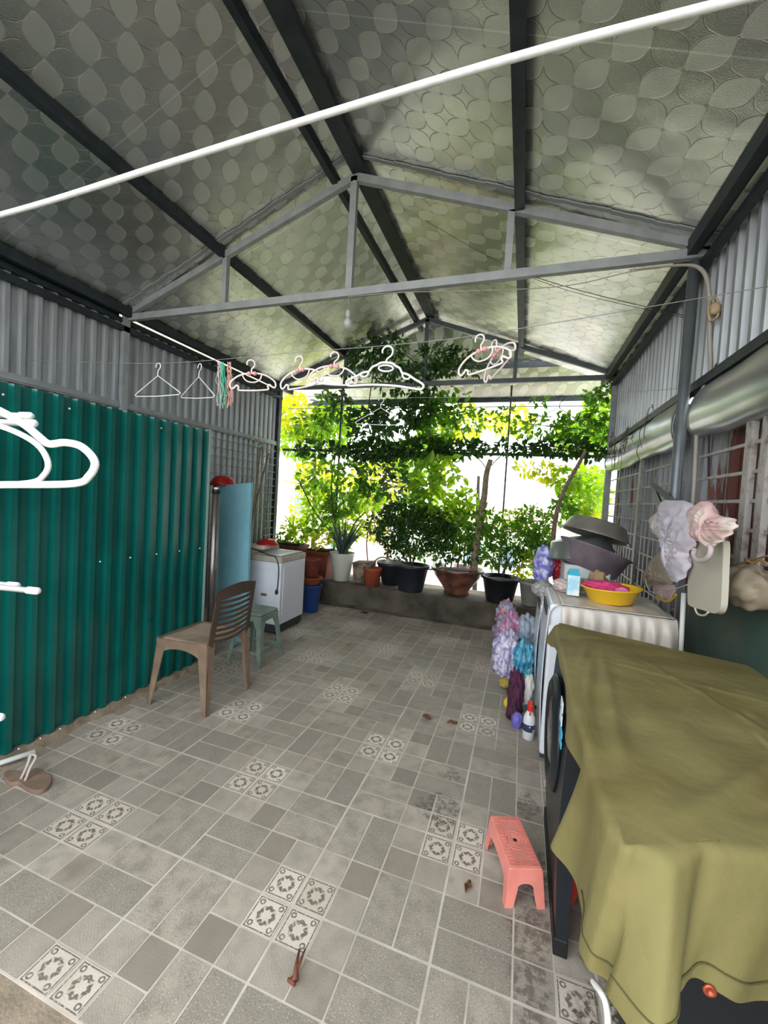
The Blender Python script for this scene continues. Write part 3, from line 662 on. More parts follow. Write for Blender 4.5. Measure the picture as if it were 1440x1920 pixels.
b = MB(); b.lathe([(.150, .011), (.10, .024), (.0, .03)], (.866, .50, .585), 36, rot=R90); obj('door_glass', b, mat('dark_glass', '0a0c10', .05, coat=1), dr)
b = MB()
for (y, z, c_) in ((.30, .78, 0), (.30, .735, 0)): b.box((.858, y-.03, z-.018), (.861, y+.03, z+.018))
s1 = obj('white_sticker', b, mat('sticker_white', 'd6e2ea', .5), t, label='white paper sticker')
b = MB()
for (y, z) in ((.27, .70), (.27, .665)): b.box((.858, y-.03, z-.012), (.861, y+.03, z+.012))
obj('cyan_sticker', b, mat('sticker_cyan', '4fb6d6', .5), t, label='cyan paper sticker')
for (x, y, sx, sy) in ((1.50, .18, -1, 1), (1.50, .80, -1, -1)):
    b = MB(); V = [(x, y, .36), (x+sx*.13, y, .36), (x+sx*.13, y+sy*.13, .36), (x, y+sy*.13, .36), (x, y, .05), (x+sx*.05, y, .05), (x+sx*.05, y+sy*.05, .05), (x, y+sy*.05, .05)]
    b.add(V, [(0,1,2,3),(7,6,5,4),(0,4,5,1),(1,5,6,2),(2,6,7,3),(3,7,4,0)]); lg = obj('leg', b, DKW, t)
    b = MB(); b.box((min(x, x+sx*.054)-.002, min(y, y+sy*.054)-.002, 0), (max(x, x+sx*.054)+.002, max(y, y+sy*.054)+.002, .052), bev=.004); obj('foot_cap', b, BK, lg)
# dark box under the near end of the cloth
t = thing('dark_appliance', 'dark boxy appliance under the near hanging end of the olive cloth', 'appliance', (1.32, -.10, 0))
b = MB(); b.box((1.03, -.24, .04), (1.57, .06, .845), bev=.015); obj('body', b, mat('blue_black_panel', '10161c', .4), t)
b = MB(); b.box((1.05, -.22, 0), (1.55, .04, .045)); obj('plinth', b, BK, t)
b = MB(); b.tube(smooth_pts([at(1112, 1840, y=-.36), at(1130, 1866, y=-.40), at(1138, 1895, y=-.41), at(1140, 1935, y=-.42), at(1138, 2000, y=-.42), (1.0, -.30, .02), (1.04, -.25, .10)], 6), .006, 8)
tag(obj('white_hose', b, mat('white_hose_m', 'e4e2da', .4)), 'white hose curving out below the left edge of the olive cloth', 'hose')
# ------------------------------------------------------------------ olive cloth
g = NG('olive_canvas'); co = g.coord()
n_ = g.noise(co, 3, 4); c_ = g.mix(g.step(n_, .35, .7), hz('7a7244'), hz('6b6032')); n2 = g.noise(co, 7, 5, .6); c_ = g.mix(g.math('MULTIPLY', g.step(n2, .55, .75), .35), c_, hz('8f7650'))
g.bump(g.math('ADD', g.noise(co, 6, 3), g.math('MULTIPLY', g.noise(co, 400, 1), .05)), .5, .03)
OL = g.set(Base_Color=c_, Roughness=.85)
t = thing('olive_cloth', 'large olive green canvas cloth draped over the dark machines on the right', 'cloth', (1.24, .35, .86))
ZT = .868
def ynear(x): return -.41 + .42*(x-.9)
def yfar(x): return 1.06 - .36*(x-.9)
def ridge(px, py, ax, ay, bx, by, w_, h_):
    d = np.array((bx-ax, by-ay)); L = np.linalg.norm(d); d /= L; q = np.array((px-ax, py-ay)); s = q @ d; e = abs(q @ np.array((-d[1], d[0])))
    if s < -w_ or s > L + w_: return 0
    return h_*math.exp(-(e/w_)**2)*max(0, math.sin(PI*min(1, max(0, s/L))))
RG = [(.93,-.30,1.05,.75,.018,.012),(.95,-.32,1.35,.50,.022,.012),(.98,-.34,1.50,.20,.022,.012),(.90,.10,.99,.60,.016,.014),(.90,.35,1.02,.85,.014,.010),(.92,.62,1.55,.40,.008,.006),(1.12,-.25,1.55,-.02,.02,-.010),(1.15,.75,1.45,.0,.010,.006),(.93,.85,1.2,.93,.015,.008),(.97,-.1,1.10,.35,.02,-.009),(.91,-.2,.96,.3,.02,-.010)]
def topz(x, y):
    z = ZT + .0025*math.sin(x*23 + y*11) + .002*math.sin(y*31 - x*9)
    for r in RG: z += ridge(x, y, *r[:4], r[4], r[5])
    return z
def outline(s):  # s 0..1 along left edge far->near then near edge to the right
    return None
TOPC = [(.905,1.03),(.893,.90),(.89,.75),(.888,.60),(.886,.45),(.886,.30),(.886,.15),(.886,.02),(.888,-.08),(.890,-.16),(.892,-.23),(.895,-.30),(.900,-.36),(.915,-.395),(.95,-.385),(1.0,-.365),(1.05,-.345),(1.10,-.325),(1.16,-.30),(1.25,-.26),(1.38,-.21),(1.50,-.16),(1.60,-.12)]
BOTC = [at(1028,1197,y=1.07), at(1036,1212,y=.93), at(1042,1215,y=.78), at(1048,1232,y=.62), at(1056,1275,y=.45), at(1064,1325,y=.30), at(1073,1380,y=.15), at(1084,1432,y=.0), at(1090,1490,y=-.09),
        at(1047,1572,y=-.10), at(1066,1628,y=-.15), at(1106,1700,y=-.25), at(1103,1775,y=-.34), at(1115,1850,y=-.41), at(1160,1893,y=-.45), at(1225,1910,y=-.46), at(1286,1893,y=-.43),
        at(1292,1822,y=-.38), at(1340,1845,y=-.37), at(1440,1892,y=-.35), np.array((1.36,-.28,.60)), np.array((1.49,-.22,.58)), np.array((1.60,-.17,.57))]
TOPs = smooth_pts([(*p, 0) for p in TOPC], 9); BOTs = smooth_pts(BOTC, 9); nS = len(TOPs)
N = 70
b = MB()
def topf(u, v):
    x = .9 + .70*u; y = ynear(x) + (yfar(x)-ynear(x))*v
    if u < .0001: y = TOPs[0][1] + (TOPs[0][1]-0)*0 if v > .999 else y
    x = x - .012*(1-u)**8*0; return (x, y, topz(x, y))
b.grid(topf, N, 2*N)
def bigfold(s, q): return q**.5*(.035*math.exp(-((s-.655)/.022)**2) - .035*math.exp(-((s-.715)/.022)**2) + .02*math.exp(-((s-.80)/.04)**2))
V = []
NK = 30
for i in range(nS):
    T_ = TOPs[i].copy(); B_ = BOTs[i]; T_[2] = topz(T_[0], T_[1])
    s = i/(nS-1)
    for k in range(NK):
        q = (k/(NK-1))**1.5; L0 = np.linalg.norm(B_-T_); r_ = min(.022, L0*.4); s_a = q*L0; an = min(s_a/r_, PI/2); dn = (r_*(1-math.cos(an)) + max(0, s_a - r_*PI/2))/max(L0 - r_*(PI/2-1), 1e-4); p = T_ + (B_-T_)*min(1, dn)
        # outward bulge so that the cloth rolls over the edge before it falls
        outw = np.array((-1., 0, 0)) if s < .56 else (np.array((-.6, -.8, 0)) if s < .62 else np.array((.3, -.95, 0)))
        L = np.linalg.norm(B_-T_)
        amp = r_*math.sin(an)*(1-.8*q) + bigfold(s, q)
        fold = (.007*math.sin(s*92) + .016*math.sin(s*47+1) + .020*math.sin(s*29))*q**1.1*min(1, L/.25)
        if .40 < s < .5: amp += 0
        V.append(p + outw*(amp + fold))
b.add(V, [(i*NK+k, (i+1)*NK+k, (i+1)*NK+k+1, i*NK+k+1) for i in range(nS-1) for k in range(NK-1)], 0, True)
# inner rim joining top grid and skirt
V = []
for i in range(nS):
    T_ = TOPs[i].copy(); T_[2] = topz(T_[0], T_[1])
    inn = np.array((max(T_[0], .905)+.01, max(T_[1], ynear(max(T_[0], .9)) + .012), 0)); inn[2] = topz(inn[0], inn[1]) + .0001
    V += [T_, inn]
b.add(V, [(2*i, 2*i+1, 2*i+3, 2*i+2) for i in range(nS-1)], 0, True)
co_ = obj('canvas', b, OL, t); wm = co_.modifiers.new('weld', 'WELD'); wm.merge_threshold = .0006
b = MB(); hem = [BOTs[i]*.86 + (TOPs[i]*[1,1,0] + [0,0,ZT])*.14 for i in range(0, nS)]
seam = []
for i in range(nS//2, nS):
    T_ = TOPs[i].copy(); T_[2] = ZT; q = .87; s = i/(nS-1); p = T_ + (BOTs[i]-T_)*q
    outw = np.array((-1., 0, 0)) if s < .56 else (np.array((-.6, -.8, 0)) if s < .62 else np.array((.3, -.95, 0)))
    L = np.linalg.norm(BOTs[i]-T_); seam.append(p + outw*(.022*.3 + bigfold(s, q) + (.007*math.sin(s*92) + .016*math.sin(s*47+1) + .020*math.sin(s*29))*q**1.1*min(1, L/.25) + .002))
b.tube(seam, .0016, 5); obj('hem_seam', b, mat('hem_thread', '55522a', .9), t)
b = MB(); c = at(1330, 1856, y=-.385); Rn = np.array([[1,0,0],[0,0,-1],[0,1,0]]); b.lathe([(.011, 0), (.011, .003), (.006, .004), (.004, .001), (0, .001)], c, 20, rot=Rn); obj('snap_button', b, mat('copper_snap', 'b5573f', .35, .6), t, label='copper snap button')
# ------------------------------------------------------------------ white machines on the right
WH2 = mat('white_enamel_right', 'dfe2e8', .3, coat=.4)
def wmachine(x0, x1, y0, y1, h, label):
    t = thing('washing_machine', label, 'washing machine', ((x0+x1)/2, (y0+y1)/2, 0))
    b = MB(); b.box((x0+.004, y0, .03), (x1, y1, h), bev=.015); obj('body', b, WH2, t)
    b = MB(); b.grid(lambda u, v: (x0 + .005 - .015*math.sin(PI*v), y0 + .01 + (y1-y0-.02)*u, .10 + (h-.14)*v), 10, 12); obj('front_panel', b, WH2, t, solid=.003)
    b = MB(); b.box((x0+.01, y0+.02, 0), (x1-.02, y1-.02, .035)); obj('base', b, DG, t)
    b = MB(); b.box((x0-.008, (y0+y1)/2-.14, h-.10), (x0+.004, (y0+y1)/2+.14, h-.04), bev=.004); obj('control_strip', b, DG, t)
wmachine(.865, 1.46, 1.27, 1.80, .915, 'white washing machine under the cream satin cloth')
wmachine(.855, 1.46, 1.86, 2.42, .80, 'lower white washing machine beyond the one with the cream cloth')
# cream satin cloth
SAT = mat('cream_satin', 'cfc5b8', .38, 0, noise=.08, nscale=5, spec=.7)
t = thing('cream_cloth', 'cream satin cloth hanging in soft folds over the nearer white machine', 'cloth', (1.17, 1.44, .93))
b = MB(); b.grid(lambda u, v: (.93 + .55*u, 1.26 + .53*v, .921 + .003*math.sin(u*30)*math.sin(v*9)), 40, 30)
def skf(u, v):
    x = .93 + .56*u; f = math.sin(u*48 + .8*math.sin(u*9)) + .5*math.sin(u*23+1); q = min(1, v*1.6)
    return (x + (.012 if u > .9 else 0)*v, 1.26 - .022*math.sin(min(1, v*4)*PI/2) - .019*f*q - .02*v, .921 - .006*(v < .02) - .42*v**1.05)
b.grid(skf, 160, 24)
b.grid(lambda u, v: (1.48 + .02*math.sin(min(1, v*4)*PI/2) + .008*math.sin(u*30)*v, 1.25 + .54*u, .921 - .40*v), 40, 10)
def skl(u, v): return (.93 - .06*math.sin(min(1, v*2.2)*PI/2) + .008*math.sin(u*26)*v, 1.25 + .54*u, .921 - .03*(v > .3)*v - (.09 + .05*math.sin(u*5))*v)
b.grid(skl, 40, 10); obj('satin', b, SAT, t, solid=.002)
# yellow basin
YEL = mat('yellow_plastic', 'efc01a', .4, coat=.2)
t = thing('yellow_basin', 'round yellow plastic basin with pink laundry on the cream cloth', 'basin', (1.218, 1.50, .926))
tilt = np.array(Matrix.Rotation(math.radians(-3), 3, 'Y'))
b = MB(); b.lathe([(.112, 0), (.118, .004), (.150, .078), (.166, .086), (.166, .092), (.148, .088), (.115, .008), (0, .006)], (1.218, 1.50, .926), 44, rot=tilt); obj('bowl', b, YEL, t)
PNK = mat('pink_cloth', 'd23a78', .7, 0, noise=.3, nscale=12); 
def crumple(mb, c, rx, ry, rz, seed, n=28, rough=.35, freq=3.):
    rs = np.random.RandomState(seed); K = rs.normal(size=(14, 3))*freq; ph = rs.rand(14)*6.28; am = rs.rand(14)*rough/2.2
    V = []
    for j in range(n):
        th = PI*j/(n-1)
        for i in range(2*n):
            a = 2*PI*i/(2*n); d = np.array((math.sin(th)*math.cos(a), math.sin(th)*math.sin(a), math.cos(th)))
            r = 1 + sum(am*np.abs(np.sin(K @ d + ph))) - rough*1.6
            V.append(np.array(c) + d*np.array((rx, ry, rz))*r)
    m = 2*n
    mb.add(V, [(j*m+i, (j+1)*m+i, (j+1)*m+(i+1) % m, j*m+(i+1) % m) for j in range(n-1) for i in range(m)], 0, True); return mb
b = MB(); crumple(b, (1.185, 1.51, 1.005), .105, .07, .034, 3, rough=.4); tag(obj('pink_laundry', b, PNK), 'crumpled bright pink laundry lying inside the yellow basin', 'laundry')
b = MB(); crumple(b, (1.25, 1.495, 1.002), .055, .06, .024, 5, rough=.3); tag(obj('light_pink_sponge', b, mat('light_pink', 'e57aa8', .6)), 'lighter pink bundle on the right of the laundry in the yellow basin', 'bundle')
# spray carton / bottles on the cream cloth
t = thing('blue_carton', 'light blue and white carton standing left of the yellow basin', 'carton', (1.01, 1.52, .923))
b = MB(); b.box((.975, 1.49, .933), (1.045, 1.55, 1.06), bev=.004); obj('box', b, mat('pale_blue_box', '9fcfe0', .5, col2='dfe8ea', nscale=16), t)
b = MB(); V = [(.975,1.49,1.058),(1.045,1.49,1.058),(1.045,1.55,1.058),(.975,1.55,1.058),(.985,1.518,1.095),(1.035,1.518,1.095),(1.035,1.522,1.095),(.985,1.522,1.095)]; b.add(V, [(4,5,6,7),(0,1,5,4),(1,2,6,5),(2,3,7,6),(3,0,4,7)]); obj('gable_top', b, mat('turquoise_top', '3fa9c4', .5), t)
b = MB(); b.box((1.05, 1.60, .933), (1.14, 1.68, 1.02), bev=.01); tag(obj('soap_packet', b, mat('grey_white_pack', 'aaa7a2', .6, col2='4f4a48', nscale=30)), 'small grey patterned packet between the blue carton and the yellow basin', 'packet')
b = MB(); crumple(b, (.965, 1.64, .965), .06, .07, .04, 9); tag(obj('pale_rag', b, mat('pale_pink_rag', 'c9b3ae', .8)), 'pale pink crumpled rag at the left end of the cream cloth', 'rag')
b = MB(); crumple(b, (1.17, 1.66, 1.0), .05, .04, .065, 21); tag(obj('beige_cloth_bundle', b, mat('beige_bundle', '9c8560', .85, noise=.3)), 'beige bundle peeking over the rim of the yellow basin', 'bundle')
# aluminium basins on a white foam box on the far machine
ALU = mat('worn_aluminium', 'aaa49a', .35, .6, noise=.25, nscale=6); ALD = mat('dark_aluminium', '8c7c86', .4, .35, noise=.3, nscale=7)
t = thing('foam_box', 'white foam box on the far machine carrying the metal basins', 'box', (1.17, 2.12, .80))
b = MB(); b.box((1.00, 1.95, .802), (1.40, 2.32, .93), bev=.008); b.box((1.00, 1.97, .93), (1.30, 2.30, 1.06), bev=.012); obj('box', b, mat('white_foam', 'c9cccb', .8), t)
def basin(c, rx, ry, h, tiltm, m, label, name='metal_basin'):
    b = MB(); M = np.array(tiltm) @ np.diag([rx, ry, 1.])
    b.lathe([(.70, h), (.80, h-.012), (.97, .02), (1.05, .004), (1.05, 0), (.96, .006), (.78, h-.018), (0, h-.012)][::1] + [], c, 48, rot=M)
    b.lathe([(0, h), (.70, h)], c, 48, rot=M)
    return tag(obj(name, b, m), label, 'basin', 'metal basins')
# lower dark basin: opening up-left, tilted; upper one upside down
Tm = Matrix.Rotation(math.radians(14), 3, 'Y') @ Matrix.Rotation(math.radians(-8), 3, 'X')
basin((1.20, 2.12, 1.27), .235, .20, .115, Tm, ALU, 'upper silver metal basin turned upside down on top of the others')
Tm2 = Matrix.Rotation(math.radians(18), 3, 'Y') @ Matrix.Rotation(math.radians(172), 3, 'X')
basin((1.215, 2.13, 1.175), .245, .215, .17, Tm2, ALD, 'lower dark purplish metal basin standing tilted under the silver one')
Tm3 = Matrix.Rotation(math.radians(-12), 3, 'Y')
b = MB(); b.lathe([(.15, .13), (.20, .12), (.225, .01), (.235, 0), (.22, .004)], (1.13, 2.20, 1.12), 40, rot=np.array(Tm3)); tag(obj('metal_basin', b, mat('light_aluminium', '9fa39f', .35, .8)), 'pale metal basin tilted to the left between silver and dark basins', 'basin', 'metal basins')
# plastic bags hanging / standing by the far machine
BAGB = mat('violet_bag', '6a66b8', .35, col2='b9bcd8', nscale=18, coat=.3, ctr=(.45, .6)); BAGR = mat('red_bag', '9c1824', .35, col2='c86f70', nscale=22, coat=.3, ctr=(.6, .7))
def bag(c, rx, ry, rz, seed, m, label, name='plastic_bag', cat='bag', rough=.42, freq=4.5, knot=True):
    t = thing(name, label, cat, (c[0], c[1], c[2]-rz))
    b = MB(); crumple(b, c, rx, ry, rz, seed, rough=rough, freq=freq); obj('sack', b, m, t)
    if knot: b = MB(); crumple(b, (c[0]-.1*rx, c[1], c[2]+rz*.95), rx*.28, ry*.28, rz*.38, seed+1, n=12); obj('knot', b, m, t)
    return t
bag((.87, 2.28, .99), .075, .08, .125, 31, BAGB, 'violet and white plastic bag left of the metal basins')
bag((.975, 2.33, 1.02), .05, .06, .12, 35, BAGR, 'dark red plastic bag squeezed between the violet bag and the basins')
b = MB(); crumple(b, (.87, 2.15, .83), .06, .12, .05, 37); tag(obj('grey_bag', b, mat('grey_film', 'a9a5a4', .5)), 'grey crumpled film at the front edge of the far machine', 'bag')
# items on the floor
FILM = mat('multi_film', 'b5a4bd', .3, col2='c26f95', nscale=26, coat=.5, ctr=(.42, .55)); TEAL = mat('teal_bag', '1d87ab', .35, col2='79c2d8', nscale=14, coat=.4, ctr=(.45, .62))
bag((.66, 2.75, .21), .10, .11, .21, 41, FILM, 'pink and lilac bag of wrappers behind the lilac speckled bag', rough=.4, freq=4)
bag((.64, 2.45, .15), .09, .10, .16, 43, mat('lilac_film', '9d93c0', .3, col2='d9d3e2', nscale=30, coat=.5, ctr=(.42, .58)), 'lilac and white speckled bag on the floor just left of the teal bag', knot=False)
bag((.775, 2.25, .17), .075, .12, .18, 45, TEAL, 'teal blue plastic bag on the floor against the far white machine', knot=False)
bag((.79, 2.75, .30), .08, .08, .10, 47, mat('pale_blue_film', 'a3b0c2', .4, coat=.3), 'pale blue grey bag on the floor behind the teal bag', knot=False)
bag((.60, 3.05, .36), .07, .07, .10, 49, mat('red_film', 'a85a60', .35, col2='9fb2cc', nscale=14, coat=.4, ctr=(.45, .55)), 'red and blue crumpled wrapper on top of the farthest bag', knot=False)
bag((.62, 3.05, .13), .09, .09, .14, 50, mat('mauve_film', '7f6a86', .4, col2='b9a9c0', nscale=20), 'mauve crumpled bag on the floor, farthest of the row', knot=False)
b = MB(); crumple(b, (.645, 2.12, .045), .05, .045, .045, 51, n=16); tag(obj('yellow_sponge', b, mat('sponge', 'b49a4a', .9, noise=.3, nscale=30)), 'ochre yellow sponge on the floor in front of the lilac bag', 'sponge')
b = MB(); crumple(b, (.675, 1.83, .03), .022, .022, .03, 53, n=12); tag(obj('plastic_ball', b, mat('yellow_cap_m', 'dcc034', .5)), 'small yellow plastic ball on the floor left of the dark purple cloth', 'ball')
b = MB(); crumple(b, (.725, 1.68, .15), .048, .08, .17, 55, rough=.45, freq=5); tag(obj('purple_rag', b, mat('dark_purple_cloth', '2f1830', .85, 0, col2='55213f', nscale=14)), 'dark purple rag slumped on the floor beside the spray bottle', 'rag')
b = MB(); crumple(b, (.79, 1.72, .21), .045, .05, .12, 57, rough=.25); tag(obj('white_teal_packet', b, mat('white_teal', 'd8d4cb', .5, col2='2d95a8', nscale=9, ctr=(.52, .56))), 'white and teal packet behind the red nozzled spray bottle', 'packet')
b = MB(); crumple(b, (.745, 1.58, .04), .03, .03, .045, 59, n=14); tag(obj('violet_wrapper', b, mat('violet_wrap', '6c63b2', .4)), 'small violet wrapper between purple rag and spray bottle', 'wrapper')
t = thing('spray_bottle', 'white spray bottle with a red trigger head on the floor', 'bottle', (.812, 1.47, 0)); bc = (.812, 1.47, 0)
b = MB(); b.lathe([(.030, 0), (.036, .006), (.036, .10), (.034, .14), (.018, .175), (.013, .19), (0, .19)], bc, 26); bo = obj('bottle', b, mat('white_bottle', 'd9dadc', .35, coat=.3), t)
b = MB(); b.lathe([(.0366, .055), (.0368, .057), (.0368, .098), (.0366, .10)], bc, 26); lb = obj('label', b, mat('navy_label', '2c3350', .5, col2='d6d8de', nscale=45, ctr=(.62, .66)), bo)
b = MB(); b.box((.795, 1.452, .185), (.83, 1.49, .235), bev=.006); b.box((.80, 1.41, .215), (.825, 1.46, .240), bev=.004); b.bar((.812, 1.452, .21), (.812, 1.43, .165), .010, .006); b.lathe([(.017, .175), (.017, .195), (0, .195)], bc, 16)
obj('trigger', b, mat('red_trigger', 'd3261d', .4), t)
# ------------------------------------------------------------------ hanging clothes on the right post
def drape(pts_out, y_or_x, m, name, label, cat, seed, depth=.05, xval=None, rough=.010):
    # closed outline in image coordinates -> thick rumpled cloth body at its real distance x = xval
    P = np.array([at(px, py, x=xval) for px, py in pts_out]); P = smooth_pts(P, 5, True); c = P.mean(0); n = len(P)
    rs = np.random.RandomState(seed); V = []; R_ = 12
    for side in (-1, 1):
        for k in range(R_):
            q = k/(R_-1)
            for i in range(n):
                p = c + (P[i]-c)*q; rel = p - c
                ph = rel[1]*95 + 1.6*math.sin(rel[2]*13 + seed) + rel[2]*9*(seed % 4 - 1.5); w_ = (1 - q**4)*depth*(.45 + .55*abs(math.sin(ph))) + rough*.5*math.sin(rel[2]*31 + rel[1]*50 + seed)*(1-q**2)
                V.append(p + np.array((side*w_ if side < 0 else w_*.6, 0, 0)) + [(rough*.5*math.sin(i*1.3)) * (q > .9), 0, 0])
    fs = []
    for s in range(2):
        o_ = s*R_*n
        for k in range(R_-1):
            for i in range(n):
                f = (o_+k*n+i, o_+(k+1)*n+i, o_+(k+1)*n+(i+1) % n, o_+k*n+(i+1) % n); fs.append(f if s else f[::-1])
    o1 = (R_-1)*n; o2 = R_*n + (R_-1)*n
    fs += [(o1+i, o1+(i+1) % n, o2+(i+1) % n, o2+i) for i in range(n)]
    b = MB(); b.add(V, fs, 0, True); return tag(obj(name, b, m), label, cat)
CLW = mat('lilac_white_cotton', 'c9bfc9', .85, 0, noise=.08, nscale=9); 
drape([(1238,942),(1262,938),(1296,944),(1306,985),(1304,1020),(1290,1040),(1294,1060),(1284,1082),(1266,1092),(1256,1075),(1250,1040),(1246,1010),(1240,975)], 0, CLW, 'lilac_garment', 'pale lilac white garment hanging on the round post, left of the pink one', 'clothing', 3, .055, 1.40, .012)
drape([(1298,950),(1328,940),(1345,965),(1375,972),(1382,985),(1372,1000),(1355,1014),(1340,1022),(1330,1030),(1322,1018),(1305,1012),(1300,985)], 0, mat('pink_cotton', 'd5a9a8', .85, 0, col2='d9c8bd', nscale=7, ctr=(.42, .55)), 'pink_garment', 'cream and pink garment bunched up beside the lilac one on the post', 'clothing', 5, .05, 1.38, .012)
drape([(1224,968),(1240,962),(1250,985),(1248,1010),(1238,1012),(1226,990)], 0, mat('offwhite_cotton', 'bdb7ac', .85), 'cloth_hat', 'small off-white cloth cap left of the lilac garment', 'cap', 7, .04, 1.44, .006)
drape([(1250,1030),(1258,1060),(1262,1090),(1252,1098),(1232,1096),(1212,1100),(1209,1085),(1220,1060),(1236,1038)], 0, mat('tan_felt', '8d8270', .9, 0, noise=.2, nscale=12), 'tan_hat', 'tan bucket hat hanging below the lilac garment', 'hat', 9, .05, 1.44, .004)
drape([(1228,1098),(1258,1093),(1268,1104),(1258,1122),(1248,1128),(1230,1112)], 0, mat('mauve_felt', '9a8582', .9), 'mauve_cap', 'small mauve cap with a yellow brim under the tan hat', 'cap', 11, .035, 1.45, .004)
b = MB(); P = smooth_pts([at(*p, x=1.43) for p in ((1230,1118),(1250,1128),(1262,1122),(1268,1114))], 5); b.tube(P, .007, 6); tag(obj('yellow_band', b, mat('ochre_band', 'a98a2c', .7)), 'ochre yellow strap hanging under the mauve cap', 'strap')
t = thing('hanging_board', 'off-white rounded plastic board hanging on the round post below the clothes', 'board', tuple(at(1320, 1080, x=1.42)))
pl_ = smooth_pts([at(*p, x=1.42) for p in ((1300,1020),(1330,1010),(1350,1012),(1356,1020),(1355,1060),(1353,1110),(1350,1140),(1340,1150),(1318,1144),(1294,1136),(1289,1125),(1290,1080),(1292,1040))], 5, True)
b = MB(); n = len(pl_); V = list(pl_) + list(pl_ + [.022, 0, 0]); b.add(V, [tuple(range(n))[::-1], tuple(range(n, 2*n))] + [(i, (i+1) % n, n+(i+1) % n, n+i) for i in range(n)]); obj('panel', b, mat('offwhite_plastic', 'bfb9a8', .55, 0, noise=.05), t)
b = MB(); b.tube(smooth_pts([at(*p, x=1.41) for p in ((1303,1140),(1308,1151),(1320,1154),(1328,1148))], 6), .004, 6); obj('handle_loop', b, mat('cream_cord', 'c6c0ac', .6), t)
b = MB(); b.tube(smooth_pts([at(*p, x=1.37) for p in ((1303,1028),(1301,1040),(1308,1050),(1320,1050),(1330,1042),(1333,1028),(1325,1020))], 6), .010, 8); tag(obj('white_strap', b, mat('offwhite_strap', 'c3b3b2', .8)), 'off-white looped strap over the upper edge of the hanging panel', 'strap')
b = MB(); b.tube([at(1282, 1112, x=1.46), at(1278, 1190, x=1.46), at(1276, 1240, x=1.46)], .011, 12); tag(obj('white_pipe', b, mat('white_pvc', 'cfcfc8', .4)), 'short white upright pipe below the clothes, left of the round post', 'pipe')
b = MB(); b.tube(smooth_pts([at(*p, x=1.36) for p in ((1210,1085),(1218,1108),(1246,1110),(1290,1096))], 6), .0025, 6); tag(obj('thin_cord', b, mat('grey_cord', '9b978c', .6)), 'thin cord looping behind the hanging hats', 'cord')
b = MB(); b.bar(at(1223, 910, x=1.52), at(1244, 960, x=1.46), .012, .03, (0, 1, 0)); b.bar(at(1226, 910, x=1.52), at(1266, 944, x=1.44), .012, .03, (0, 1, 0)); tag(obj('black_bracket', b, BK), 'black V shaped strap fixed to the right grille above the clothes', 'bracket')
# beige sack on the ledge at the right edge
t = thing('cloth_bundle', 'dirty beige sack tied with twine on the ledge at the right edge', 'sack', (1.56, .82, 1.15))
b = MB(); crumple(b, (1.55, .76, 1.20), .06, .17, .075, 61, rough=.3); obj('sack', b, mat('dirty_beige', '9b8d78', .9, 0, noise=.3, nscale=10), t)
b = MB(); b.tube(smooth_pts([at(*p, x=1.52) for p in ((1358,1064),(1390,1056),(1412,1050),(1440,1042),(1470,1036))], 5), .004, 6); b.tube(smooth_pts([at(*p, x=1.50) for p in ((1400,1050),(1412,1056),(1425,1050),(1440,1058))], 5), .005, 6); obj('twine', b, mat('brown_twine', '8a6a3f', .9), t)
# ------------------------------------------------------------------ conduit, bulb, lines
PVC = mat('aged_pvc', '9d968a', .5, 0, noise=.15, nscale=8)
t = thing('cable_conduit', 'aged beige conduit bending down beside the round right post', 'conduit', (1.48, 1.52, 1.1))
P = [at(1180,506,y=1.50), at(1240,500,y=1.50), at(1290,497,y=1.50), at(1312,503,y=1.48), at(1325,522,y=1.46), at(1330,560,y=1.46), at(1331,640,y=1.46), at(1331,700,y=1.47), at(1312,745,y=1.47), at(1307,800,y=1.47), at(1302,900,y=1.48), at(1298,960,y=1.48)]
b = MB(); P2 = smooth_pts(P, 8); R_ = [.004 + .007*min(1, i/28) for i in range(len(P2))]; b.tube(P2, R_, 12); obj('pipe', b, PVC, t)
b = MB(); b.lathe([(0, -.03), (.022, -.028), (.03, -.01), (.03, .012), (.018, .03), (0, .03)], at(1340, 580, y=1.44), 16); b.tube(smooth_pts([at(*p, y=1.43) for p in ((1334,560),(1345,562),(1348,580),(1344,595),(1332,600),(1328,580))], 6, True), .006, 8, True); obj('tape_wrap', b, mat('yellowed_tape', 'b89f80', .7, noise=.3, nscale=30), t)
b = MB(); b.tube(smooth_pts([at(*p, y=1.45) for p in ((1362,680),(1352,676),(1344,682),(1338,700),(1334,740),(1330,800),(1328,900))], 6), .005, 8); tag(obj('black_cable', b, BK), 'black cable hooked over the right rail and running down the round post', 'cable')
b = MB(); b.tube(smooth_pts([at(*p, y=1.53) for p in ((653,556),(760,548),(900,545),(1060,536),(1180,510),(1240,502))], 6), .003, 6); tag(obj('light_cable', b, PVC), 'thin cable running under the near truss from the conduit to the bulb', 'cable')
t = thing('hanging_bulb', 'bare glass bulb in a holder hanging under the near truss', 'light bulb', tuple(at(652, 618, y=1.57)))
bc = at(652, 607, y=1.57); b = MB(); b.lathe([(.017, .045), (.02, .05), (.02, .085), (.012, .10), (0, .10)], bc, 18); obj('holder', b, mat('bulb_holder', 'a9aaa4', .5), t)
b = MB(); b.lathe([(0, -.038), (.018, -.034), (.032, -.018), (.036, .0), (.030, .02), (.018, .036), (.014, .05), (0, .05)], bc, 24); obj('bulb', b, mat('frosted_glass', 'c9cdc6', .15, trans=.4, coat=.5), t)
b = MB(); b.tube([bc + [0,0,.10], bc + [0,0,.24]], .0035, 6); obj('flex', b, PVC, t)
def line(pts, r, label, m, n=6, name='clothes_line'):
    b = MB(); b.tube(smooth_pts(pts, 10), r, n); return tag(obj(name, b, m), label, 'line')
